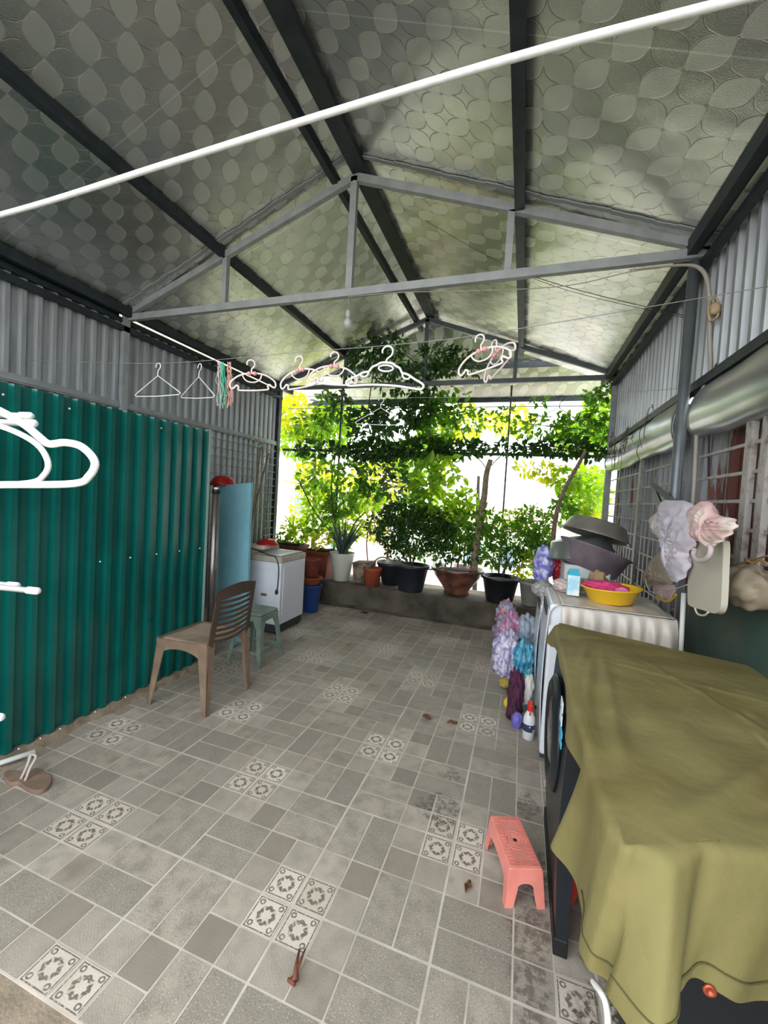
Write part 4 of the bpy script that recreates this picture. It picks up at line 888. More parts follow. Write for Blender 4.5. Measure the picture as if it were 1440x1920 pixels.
ROPE = mat('white_rope', 'd9dcdd', .6, 0, noise=.1, nscale=60); THIN = mat('thin_wire', '8d9490', .5, .3)
line([at(-300,470,y=-.6), at(0,403,y=-.6), at(320,305,y=-.6), at(640,205,y=-.6), at(1000,98,y=-.6), at(1380,0,y=-.6), at(1700,-80,y=-.6)], .0058, 'thick white rope sagging across the roof close to the camera', ROPE, 10)
LZ = lambda x: 2.247 + .012*(x+1.6) + .024*max(0, x)
line([(XL+.05,.8,2.33), (-1.6,.8,LZ(-1.6)), (-.6,.8,LZ(-.6)), (0,.8,LZ(0)), (.5,.8,2.292), (XR-.05,.8,2.40)], .0018, 'thin line across the yard carrying the white and pink hangers', THIN)
LQ = at(1052,742,y=1.75); LP = at(715,745,y=1.75)
line([LP + (LP-LQ)*((LP[0]-XL-.04)/(LQ[0]-LP[0])) + [0,0,.05], LP, LQ, LQ + (LQ-LP)*((XR-.04-LQ[0])/(LQ[0]-LP[0])) + [0,0,.04]], .0016, 'thin wire further back carrying the empty wire hangers', THIN)
line([(-.2,2.0,rz(-.2)-.03), (.7,2.0,3.12), (XR,2.0,2.78)], .0018, 'thin dark wire slanting down to the right wall under the roof', DK)
line([(.62,1.57,2.95), (1.0,1.66,2.84), (XR-.02,1.8,2.70)], .002, 'short dark wire under the right half of the near truss', DK)
# ------------------------------------------------------------------ hangers
HW = mat('white_plastic_hanger', 'ecedea', .4); HP = mat('cream_pink_hanger', 'eddcd6', .45); BOW = mat('pink_bow', 'dd9a9c', .5); WR = mat('hanger_wire', 'e2e4e2', .4); BKH = mat('black_hanger', '2c2e30', .5)
def hook(r, z0, k=12):  # hook top at z=0, neck end at z0
    return [(r*math.cos(a), 0, -r + r*math.sin(a)) for a in np.linspace(math.radians(200), math.radians(-20), k)] + [(r*.75, 0, -r*1.75), (0, 0, -r*2.5), (0, 0, z0)]
def adult(m, name, label, W=.42, tr=.0062):
    t = thing(name, label, 'hanger', (0,0,0), 'hangers on the lines')
    b = MB(); b.tube(smooth_pts(hook(.028, -.085), 3), tr*.8, 8); obj('hook', b, m, t)
    h = W/2; b = MB()
    out = [(0,-.085),(.03,-.088),(.05,-.10),(.075,-.112),(.09,-.135),(.12,-.142),(.16,-.165),(h-.01,-.185),(h,-.20),(h-.01,-.213),(h-.03,-.215),(.08,-.205),(0,-.203)]
    P = [(x,0,z) for x,z in out] + [(-x,0,z) for x,z in out[-2:0:-1]]
    b.tube(smooth_pts(P, 4, True), tr, 8, True); obj('frame', b, m, t)
    b = MB(); b.tube([(.04*math.cos(a), 0, -.115 + .016*math.sin(a)) for a in np.linspace(0, 2*PI, 17)[:-1]], tr*.8, 8, True)
    obj('loop', b, m, t)
    for s in (-1, 1): b = MB(); b.tube(smooth_pts([(s*.09,0,-.137),(s*.10,0,-.160),(s*.125,0,-.165),(s*.135,0,-.150)], 4), tr*.8, 6); obj('strap_hook', b, m, t)
    return t
def kids(m, name, label, W=.26, tr=.0052):
    t = thing(name, label, 'hanger', (0,0,0), 'hangers on the lines')
    b = MB(); b.tube(smooth_pts(hook(.022, -.075), 3), tr*.85, 8); obj('hook', b, m, t)
    h = W/2; b = MB()
    out = [(0,-.078),(.04,-.08),(h*.65,-.095),(h*.95,-.125),(h,-.15),(h*.93,-.165),(h*.80,-.155),(h*.72,-.145),(h*.64,-.155),(h*.66,-.172),(h*.5,-.176),(0,-.178)]
    P = [(x,0,z) for x,z in out] + [(-x,0,z) for x,z in out[-2:0:-1]]
    b.tube(smooth_pts(P, 4, True), tr, 8, True); obj('frame', b, m, t)
    b = MB(); b.tube(smooth_pts([(-.055,0,-.085),(-.045,0,-.11),(-.02,0,-.128),(.02,0,-.128),(.045,0,-.11),(.055,0,-.085)], 5), tr*.8, 6); obj('inner_loop', b, m, t)
    b = MB()
    for s in (-1, 1): b.lathe([(0,-.014),(.011,-.008),(.013,0),(.011,.008),(0,.014)], (s*.016,-.004,-.080), 10, rot=np.array(Matrix.Rotation(PI/2, 3, 'Y')))
    obj('bow', b, BOW, t, label='pink bow'); return t
def wireh(m, name, label, W=.40, tr=.0030):
    t = thing(name, label, 'hanger', (0,0,0), 'hangers on the lines')
    b = MB(); b.tube(smooth_pts(hook(.02, -.08), 3), tr, 6); obj('hook', b, m, t)
    h = W/2; b = MB(); P = [(0,0,-.08),(h*.9,0,-.185),(h,0,-.198),(h*.93,0,-.208),(0,0,-.212),(-h*.93,0,-.208),(-h,0,-.198),(-h*.9,0,-.185)]
    b.tube(P, tr, 6, True); obj('frame', b, m, t); return t
A = adult(HW, 'clothes_hanger', 'white adult hanger, the brightest and widest on the front thin line'); hx = at(728, 649, y=.8); A.location = hx; A.rotation_euler = (0, math.radians(3), math.radians(6))
K = kids(HP, 'child_hanger', 'small cream hanger with a pink bow, right beside the green and peach strings', ); K.location = at(470, 675, y=.8); K.rotation_euler = (0, math.radians(-8), math.radians(32))
dup(K, at(560, 668, y=.8), (0, math.radians(-10), math.radians(5)), 'small cream bow hanger, second from the strings')
dup(K, at(628, 660, y=.8), (0, 0, math.radians(20)), 'small pale hanger just left of the wide white adult hanger')
dup(K, at(898, 628, y=.8), (0, math.radians(-14), math.radians(-12)), 'small pink bow hanger alone to the right of the white adult hanger')
dup(K, at(925, 640, y=.95), (0, math.radians(-25), math.radians(-50)), 'small pale hanger turned edge-on behind the right hand pink bow hanger')
Wi = wireh(WR, 'wire_hanger', 'thin bare wire hanger in front of the grey wall, leftmost on the line'); Wi.location = at(297, 681, y=.8); Wi.rotation_euler = (0, 0, math.radians(-2)); Wi.scale = (1.0,)*3
dup(Wi, at(375, 682, y=.8), (0, math.radians(5), math.radians(-18)), 'thin bare wire hanger between the leftmost hanger and the green strings')
dup(Wi, at(715, 745, y=1.75), (0, 0, math.radians(8)), 'thin grey wire hanger hanging low in front of the vines')
Bh = wireh(BKH, 'dark_hanger', 'dark wire hanger in front of the vines near the right corner', W=.40, tr=.003); Bh.location = at(1052, 742, y=1.75); Bh.rotation_euler = (0, math.radians(4), math.radians(10))
gh = kids(mat('mint_hanger', 'a9bdb4', .5), 'child_hanger', 'small mint hanger on the grille in the left corner', W=.26); gh.location = at(482, 812, x=XL + .11); gh.rotation_euler = (0, 0, math.radians(86))
# strings tied on the line
for i, (px, col, lab, L) in enumerate(((411, 'b7aca8', 'bunch of pale grey strings on the line, left of the green ones', 85), (418, '3fae88', 'bunch of green nylon strings tied on the thin line', 88), (430, 'd2a08e', 'bunch of peach nylon strings tied on the thin line next to the green ones', 92))):
    b = MB(); rs = random.Random(i)
    for k in range(7):
        p = at(px + rs.uniform(-3, 3), 679, y=.8); q = []
        for s in range(8): q.append(at(px + rs.uniform(-4, 4) + (k-3)*s*.35, 679 + L*s/7*rs.uniform(.8, 1.05), y=.8 + rs.uniform(-.01, .01)))
        b.tube(smooth_pts([p] + q[1:], 3), .0022, 5)
    tag(obj('string_bunch', b, mat('string_%d' % i, col, .7)), lab, 'strings')
# foreground hangers at the left edge, hung on the thick rope
def fghanger(rot, loc, label, s=1., tr=.0058):
    t = thing('clothes_hanger', label, 'hanger', (0, 0, 0)); b = MB()
    b.tube(smooth_pts(hook(.022, -.08), 4), tr*.9, 10); obj('hook', b, HW, t)
    h = .20; out = [(0,-.08),(.05,-.088),(.10,-.108),(.128,-.128),(.142,-.138),(.165,-.136),(.188,-.143),(h,-.165),(h-.008,-.184),(h-.03,-.193),(.08,-.195),(0,-.196)]
    P = [(x,0,z) for x,z in out] + [(-x,0,z) for x,z in out[-2:0:-1]]
    b = MB(); b.tube(smooth_pts(P, 5, True), tr, 12, True); obj('frame', b, HW, t)
    t.location = loc; t.rotation_euler = rot; t.scale = (s,)*3; return t
def fg(label, tip_px, d, notch, name='clothes_hanger', tr=.0055):
    dirv = ROT @ np.array([tip_px[0]-720., -(tip_px[1]-960.), -F_PX]) / F_PX
    tipw = CAM + d*dirv
    yaw = math.radians(18.66); ry = math.radians(-3.0)
    Rm = np.array((Matrix.Rotation(yaw, 3, 'Z') @ Matrix.Rotation(ry, 3, 'Y')))
    h = .20
    if notch: out = [(0,-.075),(.05,-.085),(.10,-.110),(.125,-.130),(.138,-.139),(.16,-.137),(.183,-.143),(h,-.163),(h-.008,-.182),(h-.03,-.193),(.08,-.195),(0,-.196)]
    else: out = [(0,-.085),(.05,-.090),(.10,-.102),(.15,-.118),(.185,-.138),(h,-.163),(h-.006,-.182),(h-.03,-.194),(.08,-.198),(0,-.199)]
    loc = tipw - Rm @ np.array((h, 0, -.163))
    t = thing(name, label, 'hanger', tuple(loc))
    b = MB(); P = np.array(smooth_pts(hook(.024, -.08), 4)) @ Rm.T + loc; b.tube(P, tr*.9, 10); obj('hook', b, HW, t)
    P = [(x,0,z) for x,z in out] + [(-x,0,z) for x,z in out[-2:0:-1]]; P = smooth_pts(P, 5, True) @ Rm.T + loc
    b = MB(); b.tube(P, tr, 14, True); obj('frame', b, HW, t)
    return t
fg('nearest white plastic hanger at the left edge, with a notched shoulder and long rounded end', (178, 866), .56, True, tr=.0050)
fg('white hanger with a plain curved shoulder nested inside the notched one at the left edge', (90, 866), .60, False, tr=.0040)
# ------------------------------------------------------------------ drying rack at the left edge (mostly out of frame)
def ray_at(px, py, d): return CAM + d * (ROT @ np.array([px-720., -(py-960.), -F_PX])) / F_PX
t = thing('drying_rack', 'white tubular drying rack at the left edge with capped bar ends', 'rack', (-1.0, -.6, 0))
TB = mat('rack_tube', 'c4c6c8', .3, .4); CAPW = mat('rack_cap', 'eceeec', .4)
ends = [((55, 780), 1.15), ((62, 794), 1.10), ((68, 1108), 1.2), ((30, 1098), 1.28), ((0, 1345), 1.15)]
for (px, d) in ends:
    e = ray_at(*px, d); far = e + np.array((-.55, -.02 - .09, .0)) if True else e
    b = MB(); b.tube([e, far], .0085, 12); br = obj('bar', b, TB, t)
    b = MB(); dv = (e-far)/np.linalg.norm(e-far); b.tube([e - dv*.028, e + dv*.004, e + dv*.010], [.0108, .0108, .007], 12); obj('end_cap', b, CAPW, br)
xr = -1.22
for yy in (-.62, -.50):
    b = MB(); b.tube([(xr, yy, 0), (xr, yy, 1.75)], .012, 12); obj('upright', b, TB, t)
b = MB(); b.tube([(xr, -.85, .012), (xr, -.25, .012)], .012, 10); obj('foot_bar', b, TB, t)
# ------------------------------------------------------------------ plants
def leafmat(name, c1, c2, tr=.35):
    m = bpy.data.materials.new(name); m.use_nodes = True; nt = m.node_tree; b = nt.nodes['Principled BSDF']
    g = nt.nodes.new('ShaderNodeNewGeometry'); r = nt.nodes.new('ShaderNodeMix'); r.data_type = 'RGBA'
    nt.links.new(g.outputs['Random Per Island'], r.inputs[0]); r.inputs[6].default_value = hz(c1); r.inputs[7].default_value = hz(c2)
    nt.links.new(r.outputs[2], b.inputs['Base Color']); b.inputs['Roughness'].default_value = .45
    tl = nt.nodes.new('ShaderNodeBsdfTranslucent'); hs = nt.nodes.new('ShaderNodeHueSaturation'); hs.inputs['Value'].default_value = 1.6; hs.inputs['Saturation'].default_value = 1.1
    nt.links.new(r.outputs[2], hs.inputs['Color']); nt.links.new(hs.outputs[0], tl.inputs[0])
    mx = nt.nodes.new('ShaderNodeMixShader'); mx.inputs[0].default_value = tr
    nt.links.new(b.outputs[0], mx.inputs[1]); nt.links.new(tl.outputs[0], mx.inputs[2]); nt.links.new(mx.outputs[0], nt.nodes['Material Output'].inputs[0]); return m
LD = leafmat('dark_leaf', '1e3a1a', '446a28', .3); LM = leafmat('mid_leaf', '3f6f25', '78a033', .45); LL = leafmat('light_leaf', '6f9a2c', 'a6bf3c', .5)
LY = leafmat('yellow_leaf_green', '9fae32', 'c9c244', .5); LAL = leafmat('aloe_leaf', '1f3328', '4a6152', .1); BARK = mat('grey_bark', '93806a', .9, 0, noise=.4, nscale=20, bump=.5, bscale=60)
BARKD = mat('dark_bark', '3a3028', .9, 0, noise=.3, nscale=20)
def leaves(mb, c, r, n, size, mi=0, droop=.3, asp=.50, shell=.5, seed=None):
    rg = np.random.default_rng(seed if seed is not None else int(abs(c[0]*1000 + c[2]*777)) % 99991)
    d = rg.normal(size=(n, 3)); d /= np.linalg.norm(d, axis=1)[:, None]; rad = (shell + (1-shell)*rg.random(n))**.8 if shell else rg.random(n)**.5
    P = np.array(c, float) + d*rad[:, None]*np.array(r, float)
    ax = d*.7 + rg.normal(size=(n, 3))*.7; ax[:, 2] -= droop; ax /= np.linalg.norm(ax, axis=1)[:, None]
    up = rg.normal(size=(n, 3)) + [0, 0, 1.]; sd_ = np.cross(ax, up); sd_ /= np.maximum(np.linalg.norm(sd_, axis=1), 1e-6)[:, None]; nn = np.cross(sd_, ax)
    L = size*(.6 + .7*rg.random(n))[:, None]; W = L*asp
    V = np.stack([P, P + ax*L*.3 - sd_*W*.5 + nn*W*.15, P + ax*L*.7 - sd_*W*.42 + nn*W*.1, P + ax*L - nn*W*.25, P + ax*L*.7 + sd_*W*.42 + nn*W*.1, P + ax*L*.3 + sd_*W*.5 + nn*W*.15], 1).reshape(-1, 3)
    F = []
    for i in range(n): o_ = 6*i; F += [(o_, o_+1, o_+2, o_+3), (o_+3, o_+4, o_+5, o_)]
    mb.add(V, F, mi); return mb
def foliage(name, clusters, mats, parent=None, label=None, cat=None, dn=1.5, ds=1.2):
    b = MB()
    for q in clusters:
        px, py, rx, ry, Y, n, size, mi = q[:8]; c = at(px, py, y=Y); k = dep(c)/F_PX
        leaves(b, c, (rx*k, max(.06, min(rx, ry)*k*.8) if len(q) < 9 else q[8], ry*k), int(n*dn), size*ds, mi, seed=int(px*7 + py*13 + n))
    o = obj(name, b, mats, parent, origin=WO[parent.name] if parent else None)
    if label: tag(o, label, cat)
    return o
YF = 4.12
MIX = [LD, LM, LL, LY]
# climbing vine
tv = thing('climbing_vine', 'leafy green vine climbing along the fence bar and up over the far truss', 'vine', tuple(at(900, 1060, y=3.95)))
cl = [(700,845,70,16,YF,260,.085,0),(600,842,60,14,YF,120,.08,0),(790,842,60,20,YF,260,.09,0),(860,842,50,16,YF,160,.08,0),(960,840,60,12,YF,110,.07,0),(1060,838,60,14,YF,150,.075,0),(1110,850,30,12,YF,60,.07,0),
      (690,800,40,40,YF,150,.09,0),(740,780,55,30,YF,170,.09,0),(820,790,40,45,YF,170,.09,1),(790,770,30,30,YF,120,.09,0),(850,755,35,30,YF,70,.08,1),(640,760,22,30,YF,60,.08,0),(612,770,25,40,YF,80,.085,1),(580,800,40,25,YF,70,.08,1),
      (690,660,40,32,4.02,170,.075,0),(735,650,30,25,4.02,90,.07,0),(720,690,45,20,4.02,90,.07,0),(820,660,40,14,3.97,60,.065,0),(860,665,30,16,3.97,70,.065,0),(880,690,25,14,3.97,50,.06,0),(835,690,30,14,3.97,50,.065,0),(790,700,35,20,4.0,80,.07,0),(1010,752,14,8,4.1,14,.06,1),(655,700,25,14,4.0,40,.06,0),(760,720,60,20,4.1,100,.075,0),
      (880,790,30,25,YF,50,.07,1),(930,785,40,25,YF,40,.07,1),(1020,800,50,25,YF,90,.075,1),(1080,800,40,25,YF,90,.075,1),(1120,770,18,35,YF,80,.07,1),(1135,730,14,16,YF,40,.06,1),(1110,740,20,10,4.05,20,.06,1),(1130,810,12,30,YF,50,.065,1),
      (660,900,35,50,YF,110,.085,1),(700,890,30,45,YF,110,.085,0),(740,900,25,50,YF,80,.085,0),(610,890,30,30,YF,60,.08,1),(595,870,25,14,YF,30,.08,2),(775,880,20,35,YF,60,.09,1)]
foliage('leaves', cl, MIX, tv)
cl = [(800,900,26,48,3.9,70,.12,2),(820,930,26,45,3.9,45,.11,2),(850,960,30,40,3.95,45,.10,2),(790,940,20,40,3.9,40,.11,1),(835,880,28,30,3.9,40,.10,2),(870,940,25,30,3.95,40,.10,2)]
foliage('light_leaves', cl, MIX, tv)
b = MB()
P = [at(p[0], p[1], y=3.95) for p in ((888,1066),(893,1020),(900,975),(908,930),(912,890),(920,862))]; P[0][2] = .6
b.tube(smooth_pts(P, 6), [.052 - .022*i/30 for i in range(31)], 10); obj('trunk', b, BARK, tv)
b = MB()
for pts in (((914,880),(880,850),(800,842),(700,845),(600,845)), ((914,880),(960,842),(1040,838),(1120,842),(1135,780)), ((800,720),(760,665),(690,665),(640,700)), ((700,845),(690,780),(700,700)), ((820,690),(812,760),(806,840),(812,900),(840,960)), ((600,845),(610,780),(640,740))):
    b.tube(smooth_pts([at(*p, y=4.14 if p[1] > 720 else 4.0) for p in pts], 6), .007, 6)
obj('stems', b, BARKD, tv)
# second curved stem on the right
t = thing('curved_vine', 'thin bare curved trunk leaning right, with bright leaves by the metal basins', 'vine', tuple(at(1036, 1040, y=3.8)))
b = MB(); P = [at(*p, y=3.85) for p in ((1034,1060),(1037,1010),(1044,960),(1060,915),(1085,870),(1098,845))]; b.tube(smooth_pts(P, 6), [.030 - .012*i/30 for i in range(31)], 8); obj('trunk', b, BARK, t)
cl = [(1085,935,32,42,4.4,220,.07,2),(1100,970,20,24,4.4,90,.06,3),(1060,900,30,25,4.3,90,.075,2),(1110,905,22,30,4.5,90,.07,2),(1030,885,25,20,4.3,50,.08,3),(1055,955,22,25,4.2,110,.065,1),(985,880,20,14,4.3,30,.07,3),(1128,940,12,40,4.6,60,.06,2)]
foliage('leaves', cl, MIX, t)
def potplant(name, label, c, r0, r1, h, m, clusters, stems=None, mats=MIX, sq=False, n=30, label_pot=None):
    t = thing(name, label, 'potted plant', c); c = np.array(c, float)
    b = MB(); prof = [(r0*.98, 0), (r0, .006), (r1*.98, h-.03), (r1+.012, h-.028), (r1+.012, h), (r1-.008, h), (r1-.02, h-.06), (0, h-.06)]
    b.lathe(prof, c, n); po = obj('pot', b, m, t)
    b = MB(); b.lathe([(0, h-.035), (r1-.014, h-.042)], c, 24); obj('soil', b, SOIL, t)
    if stems:
        b = MB()
        for pts, r in stems: P = smooth_pts([at(px, py, y=c[1] + dy) for px, py, dy in pts], 5); b.tube(P, [r*(1-.6*i/len(P)) for i in range(len(P))], 7)
        obj('stems', b, BARKD, t)
    if clusters: foliage('leaves', clusters, mats, t)
    return t
ZC = .302
WP = mat('ivory_pot', 'c4c3b4', .4, 0, noise=.05, coat=.2); BKP = mat('black_basket_pot', '1d232b', .5, bump=.6, bscale=90); BWL = mat('brown_glazed_bowl', '4a2f28', .35, 0, col2='7a4a3a', nscale=9, coat=.3)
GP = mat('grey_white_pot', '9a978f', .7, 0, noise=.2, nscale=10)
# aloe
t = thing('aloe_plant', 'spiky dark aloe plant in a tall ivory pot on the low wall', 'potted plant', (-1.60, 3.84, ZC))
b = MB(); b.lathe([(.105, 0), (.110, .006), (.170, .37), (.172, .378), (.160, .378), (.155, .33), (0, .33)], (-1.60, 3.84, ZC), 40); obj('pot', b, WP, t)
b = MB(); b.lathe([(0, .345), (.156, .338)], (-1.60, 3.84, ZC), 24); obj('soil', b, SOIL, t)
b = MB(); c = np.array((-1.60, 3.84, ZC + .34)); rs = random.Random(4)
for k in range(34):
    a = rs.uniform(0, 2*PI); tl = rs.uniform(.12, .75); L = rs.uniform(.32, .62); r0 = rs.uniform(0, .05)
    dirx = np.array((math.cos(a), math.sin(a), 0)); pts = []; rad = []
    for s in range(8):
        q = s/7; pts.append(c + dirx*(r0 + L*math.sin(tl)*q*(.7+.5*q)) + np.array((0, 0, L*math.cos(tl*.9)*q*(1-.12*q)))); rad.append(.021*(1-q)**.75 + .0015)
    b.tube(pts, rad, 6)
obj('spikes', b, LAL, t)
# bonsai bush in black basket pot
potplant('bushy_plant', 'dense dark bonsai bush in a black basket pot on the low wall', (-.60, 3.78, ZC), .155, .215, .33, BKP,
         [(755,965,45,24,3.85,650,.048,0),(800,975,45,26,3.85,650,.045,0),(735,1000,32,28,3.85,420,.048,0),(825,1005,30,32,3.85,420,.048,0),(775,1010,45,30,3.8,480,.048,0),(700,985,16,20,3.85,80,.045,0),(790,1035,40,14,3.8,90,.05,1),(745,1035,26,16,3.85,100,.045,0)],
         [(((770,1062,0),(768,1035,0),(760,1000,0)), .018), (((772,1062,0),(782,1030,0),(800,990,0)), .014), (((768,1062,0),(752,1035,0),(735,1000,0)), .012)])
# bowl pot plant
t = thing('bowl_plant', 'leafy green shrub in a wide brown glazed bowl beside the pale vine trunk', 'potted plant', (-.04, 3.92, ZC)); bc = (-.04, 3.92, ZC)
b = MB(); b.lathe([(.13, 0), (.16, .01), (.15, .05), (.20, .12), (.29, .24), (.315, .30), (.335, .305), (.335, .33), (.31, .33), (.28, .27), (0, .27)], bc, 40); obj('pot', b, BWL, t)
b = MB(); b.lathe([(0, .31), (.15, .305), (.31, .285)], bc, 24); obj('soil', b, SOIL, t)
foliage('leaves', [(855,1010,34,30,3.95,130,.07,1),(880,985,40,34,4.0,170,.07,1),(840,975,30,30,4.0,110,.07,1),(900,1010,26,30,4.0,110,.065,1),(870,1040,40,16,3.95,80,.06,0),(915,975,25,22,4.0,90,.065,1),(830,1050,20,10,3.9,30,.06,0)], MIX, t)
b = MB(); 
for pts in (((845,1065),(850,1030),(842,990)), ((870,1062),(872,1020),(885,980)), ((858,1064),(862,1030),(860,990))): b.tube(smooth_pts([at(*p, y=3.95) for p in pts], 5), .009, 6)
obj('stems', b, BARKD, t)
potplant('fern_plant', 'fern with arching fronds in the black pot right of the brown bowl', (.49, 3.83, ZC), .155, .215, .30, mat('plain_black_pot', '181c22', .4),
         [(930,1010,20,20,3.9,90,.06,1),(975,1010,40,36,4.05,330,.05,1),(1000,985,36,36,4.1,300,.05,1),(960,975,25,18,4.1,120,.055,2),(1010,1030,28,30,4.1,220,.05,0),(960,1045,26,22,4.0,130,.05,0),(925,1045,22,20,3.85,70,.06,1)],
         [(((940,1080,0),(960,1040,.1),(985,1000,.2)), .010), (((945,1080,0),(950,1040,.1),(950,1000,.2)), .009)])
b = MB(); c = at(938, 1075, y=3.82); rs = random.Random(9)
for k in range(13):
    a = rs.uniform(PI*.7, PI*2.2); L = rs.uniform(.25, .42); d = np.array((math.cos(a), math.sin(a)*.6, 0)); pts = [c + d*L*q*.8 + [0,0, L*(1.5*q - 1.15*q*q)] for q in np.linspace(0, 1, 9)]
    for i in range(8):
        for q in (0, .5):
            p = pts[i]*(1-q) + pts[i+1]*q; s_ = np.array((-d[1], d[0], 0)); w_ = .065*math.sin(PI*(i+q+1)/9.5)
            for sg in (-1, 1): b.add([p, p + s_*sg*w_ + d*.02, p + s_*sg*w_*.95 + d*.035, p + d*.018], [(0,1,2,3)])
for k in range(1): pass
tf = [o for o in bpy.data.objects if o.name == 'fern_plant'][0]; obj('fronds', b, LL, tf)
potplant('pot_shrub', 'loose yellow-green shrub in the pale grey pot at the right end of the low wall', (.86, 3.86, ZC), .115, .155, .28, GP,
         [(985,1060,20,24,3.95,60,.05,3),(1000,1050,22,22,3.95,70,.05,2),(1015,1010,20,30,4.0,90,.05,1),(975,1075,10,10,3.9,16,.05,3)])
def boxpot(x0, x1, y0, y1, h, m, label, clusters=None, flare=.03, name='planter_box', z=ZC):
    t = thing(name, label, 'planter', ((x0+x1)/2, (y0+y1)/2, z)); b = MB(); f = flare
    V = [(x0+f,y0+f,z),(x1-f,y0+f,z),(x1-f,y1-f,z),(x0+f,y1-f,z),(x0,y0,z+h-.04),(x1,y0,z+h-.04),(x1,y1,z+h-.04),(x0,y1,z+h-.04)]
    b.add(V, [(3,2,1,0),(0,1,5,4),(1,2,6,5),(2,3,7,6),(3,0,4,7)]); b.box((x0-.012,y0-.012,z+h-.045),(x1+.012,y1+.012,z+h)); obj('box', b, m, t)
    b = MB(); b.grid(lambda u, v: (x0+.02+(x1-x0-.04)*u, y0+.02+(y1-y0-.04)*v, z+h+.003+.012*math.sin(u*9)*math.sin(v*7)+.008), 14, 10); obj('soil', b, SOIL, t)
    if clusters: foliage('leaves', clusters, MIX, t)
    return t
boxpot(-2.20, -1.80, 3.80, 4.12, .36, OR2, 'reddish brown planter box left of the ivory aloe pot', [(600,1010,20,20,3.95,50,.06,3),(640,1005,30,25,4.05,90,.06,2),(590,985,18,25,4.0,60,.06,1)])
boxpot(-2.75, -2.28, 3.80, 4.12, .40, mat('old_clay_box', '6a4236', .8, 0, noise=.3, nscale=8), 'old clay planter box in the left corner behind the white washing machine', [(530,1010,10,12,3.95,50,.06,1),(560,1000,20,18,3.95,70,.07,2),(545,990,14,22,4.0,50,.06,2)])
b = MB(); b.lathe([(.10, 0), (.115, .20), (.125, .205), (.125, .235), (.11, .235), (.10, .18), (0, .18)], (-1.12, 3.76, ZC), 26); tag(obj('clay_pot', b, OR), 'small orange clay pot on the low wall left of the black basket pot', 'pot')
b = MB(); V = [(-1.40,3.80,ZC),(-1.18,3.80,ZC),(-1.18,3.98,ZC),(-1.40,3.98,ZC),(-1.42,3.78,ZC+.27),(-1.16,3.78,ZC+.29),(-1.16,4.0,ZC+.29),(-1.42,4.0,ZC+.27)]
b.add(V, [(3,2,1,0),(4,5,6,7),(0,1,5,4),(1,2,6,5),(2,3,7,6),(3,0,4,7)]); tag(obj('stone_block', b, mat('mossy_stone', '8a7a6a', .9, 0, col2='4a443a', nscale=8, bump=.6, bscale=30, ctr=(.4, .6))), 'rough weathered stone block between the ivory pot and the orange pot', 'stone')
b = MB(); b.lathe([(.12, 0), (.20, .26), (.21, .262), (.21, .30), (.19, .30), (.18, .24), (0, .24)], (-.93, 4.0, ZC), 28); tag(obj('dark_pot', b, mat('dark_grey_pot', '272c33', .5)), 'dark grey pot half hidden between the orange pot and the black basket pot', 'pot')
b = MB(); b.tube(smooth_pts([at(*p, y=3.75) for p in ((672,1086),(690,1066),(715,1045),(752,1058),(790,1066),(815,1068))], 6), .010, 8); tag(obj('grey_stick', b, mat('grey_stick_m', '77706a', .8)), 'crooked grey stick lying across the pots in the middle of the low wall', 'stick')
# tall stems tied in the left bush
t = thing('left_bush', 'loose bright shrub with bare stems rising behind the aloe', 'bush', tuple(at(630, 1050, y=4.0)))
foliage('leaves', [(600,930,36,26,4.35,160,.07,2),(640,945,34,26,4.3,160,.07,1),(590,975,28,28,4.4,150,.065,2),(690,935,34,30,4.4,160,.08,2),(650,985,40,26,4.4,170,.07,2),(700,990,22,24,4.3,90,.06,3),(560,960,18,30,4.5,90,.055,3),(620,960,20,20,4.2,80,.06,1),(575,900,20,20,4.3,50,.075,1)], MIX, t)
b = MB()
for pts in (((640,1050),(620,1000),(590,960),(560,900)), ((645,1050),(625,960),(622,900),(630,850)), ((690,1060),(688,1010),(700,960)), ((650,1050),(660,990),(685,960))): b.tube(smooth_pts([at(*p, y=4.1) for p in pts], 6), .008, 6)
obj('stems', b, BARKD, t)
# ------------------------------------------------------------------ outside
def tree(label, base, h, clusters, name='garden_tree'):
    t = thing(name, label, 'tree', base)
    b = MB(); b.tube(smooth_pts([base, (base[0]+.1, base[1], base[2]+h*.5), (base[0], base[1], base[2]+h)], 6), [.09 - .005*i for i in range(13)], 8); obj('trunk', b, BARKD, t)
    foliage('crown', clusters, MIX, t); return t
tree('yellow-green sunlit tree outside the fence at the left', (-3.6, 6.6, -6), 8.2, [(570,780,60,45,6.6,520,.13,3),(620,800,40,45,6.6,330,.13,2),(560,830,40,30,6.6,200,.12,2),(650,770,40,30,6.8,200,.13,2),(590,900,40,40,6.8,200,.12,3),(650,930,60,40,6.8,300,.12,3)])
tree('light green tree outside the fence in the middle', (-.2, 7.2, -6), 8, [(780,860,60,40,7.2,300,.13,2),(720,900,60,50,7.2,330,.13,3),(800,960,60,40,7.2,240,.13,2),(870,790,50,35,7.2,180,.13,3),(820,810,40,30,7.2,150,.13,2)])
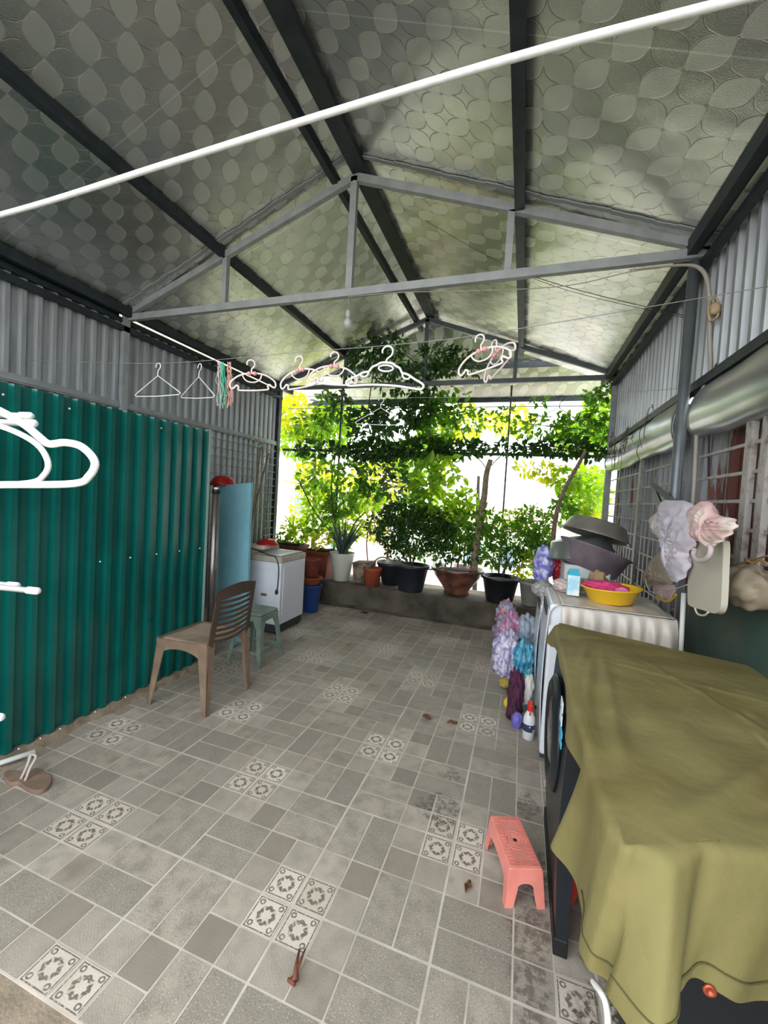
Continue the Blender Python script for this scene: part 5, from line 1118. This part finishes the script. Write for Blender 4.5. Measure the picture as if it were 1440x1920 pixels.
tree('green tree outside the fence at the right corner', (2.4, 7.0, -6), 8, [(1090,820,50,30,7.0,260,.12,2),(1120,780,30,50,7.0,220,.12,2),(1100,930,35,60,6.5,360,.11,2),(1110,970,20,30,6.3,120,.1,3),(960,790,40,25,7.2,120,.12,3)])
GR = mat('pale_ground', 'a9a79c', .9, 0, noise=.2, nscale=.3)
b = MB(); b.box((-70, -60, -6.3), (70, 110, -6.2)); struct(obj('floor', b, GR))
b = MB(); b.box((-3.05, -3.2, -6.2), (2.5, 4.35, -.13)); struct(obj('wall_base', b, mat('building_base', '9b958a', .9)))
def house(x0, x1, y0, y1, h, wc, rc, label, wins):
    t = thing('house', label, 'house', ((x0+x1)/2, (y0+y1)/2, -6.2)); b = MB(); b.box((x0, y0, -6.2), (x1, y1, h)); obj('walls', b, wc, t)
    b = MB(); ym = (y0+y1)/2; V = [(x0-.4,y0-.4,h),(x1+.4,y0-.4,h),(x1+.4,y1+.4,h),(x0-.4,y1+.4,h),(x0-.4,ym,h+1.6),(x1+.4,ym,h+1.6)]; b.add(V, [(0,1,5,4),(2,3,4,5),(1,2,5),(3,0,4),(3,2,1,0)]); obj('roof', b, rc, t)
    for (u, z) in wins:
        x = x0 + (x1-x0)*u; b = MB(); b.box((x-.5, y0-.05, z-.7), (x+.5, y0+.02, z+.7)); obj('window', b, mat('window_glass_%d' % (int(abs(x*100+z*10))), '7d93a8', .15), t)
PW = mat('pale_wall', 'efece6', .8); PB = mat('pale_blue_wall', 'dfe7f2', .8); RR = mat('overexposed_red_roof', 'ddb0a6', .8); GRF = mat('pale_grey_roof', 'd9dbe0', .7); ORW = mat('overexposed_orange_wall', 'efcdbb', .8)  # house colours lightened to imitate overexposure and haze
house(-17, -9.5, 24, 32, 2.2, ORW, RR, 'distant orange house painted as overexposed beyond the left end of the fence', [(.8, 0.6), (.4, .6), (.8, -2)])
house(-4.5, 3, 27, 34, -.2, PW, RR, 'distant pale house with a red roof painted as overexposed beyond the middle of the fence', [(.3, -2), (.6, -2), (.85, -2)])
house(4.5, 12, 30, 38, 1.2, PB, GRF, 'distant pale blue house beyond the right half of the fence', [(.3, -.6), (.6, -.6), (.85, -.6)])
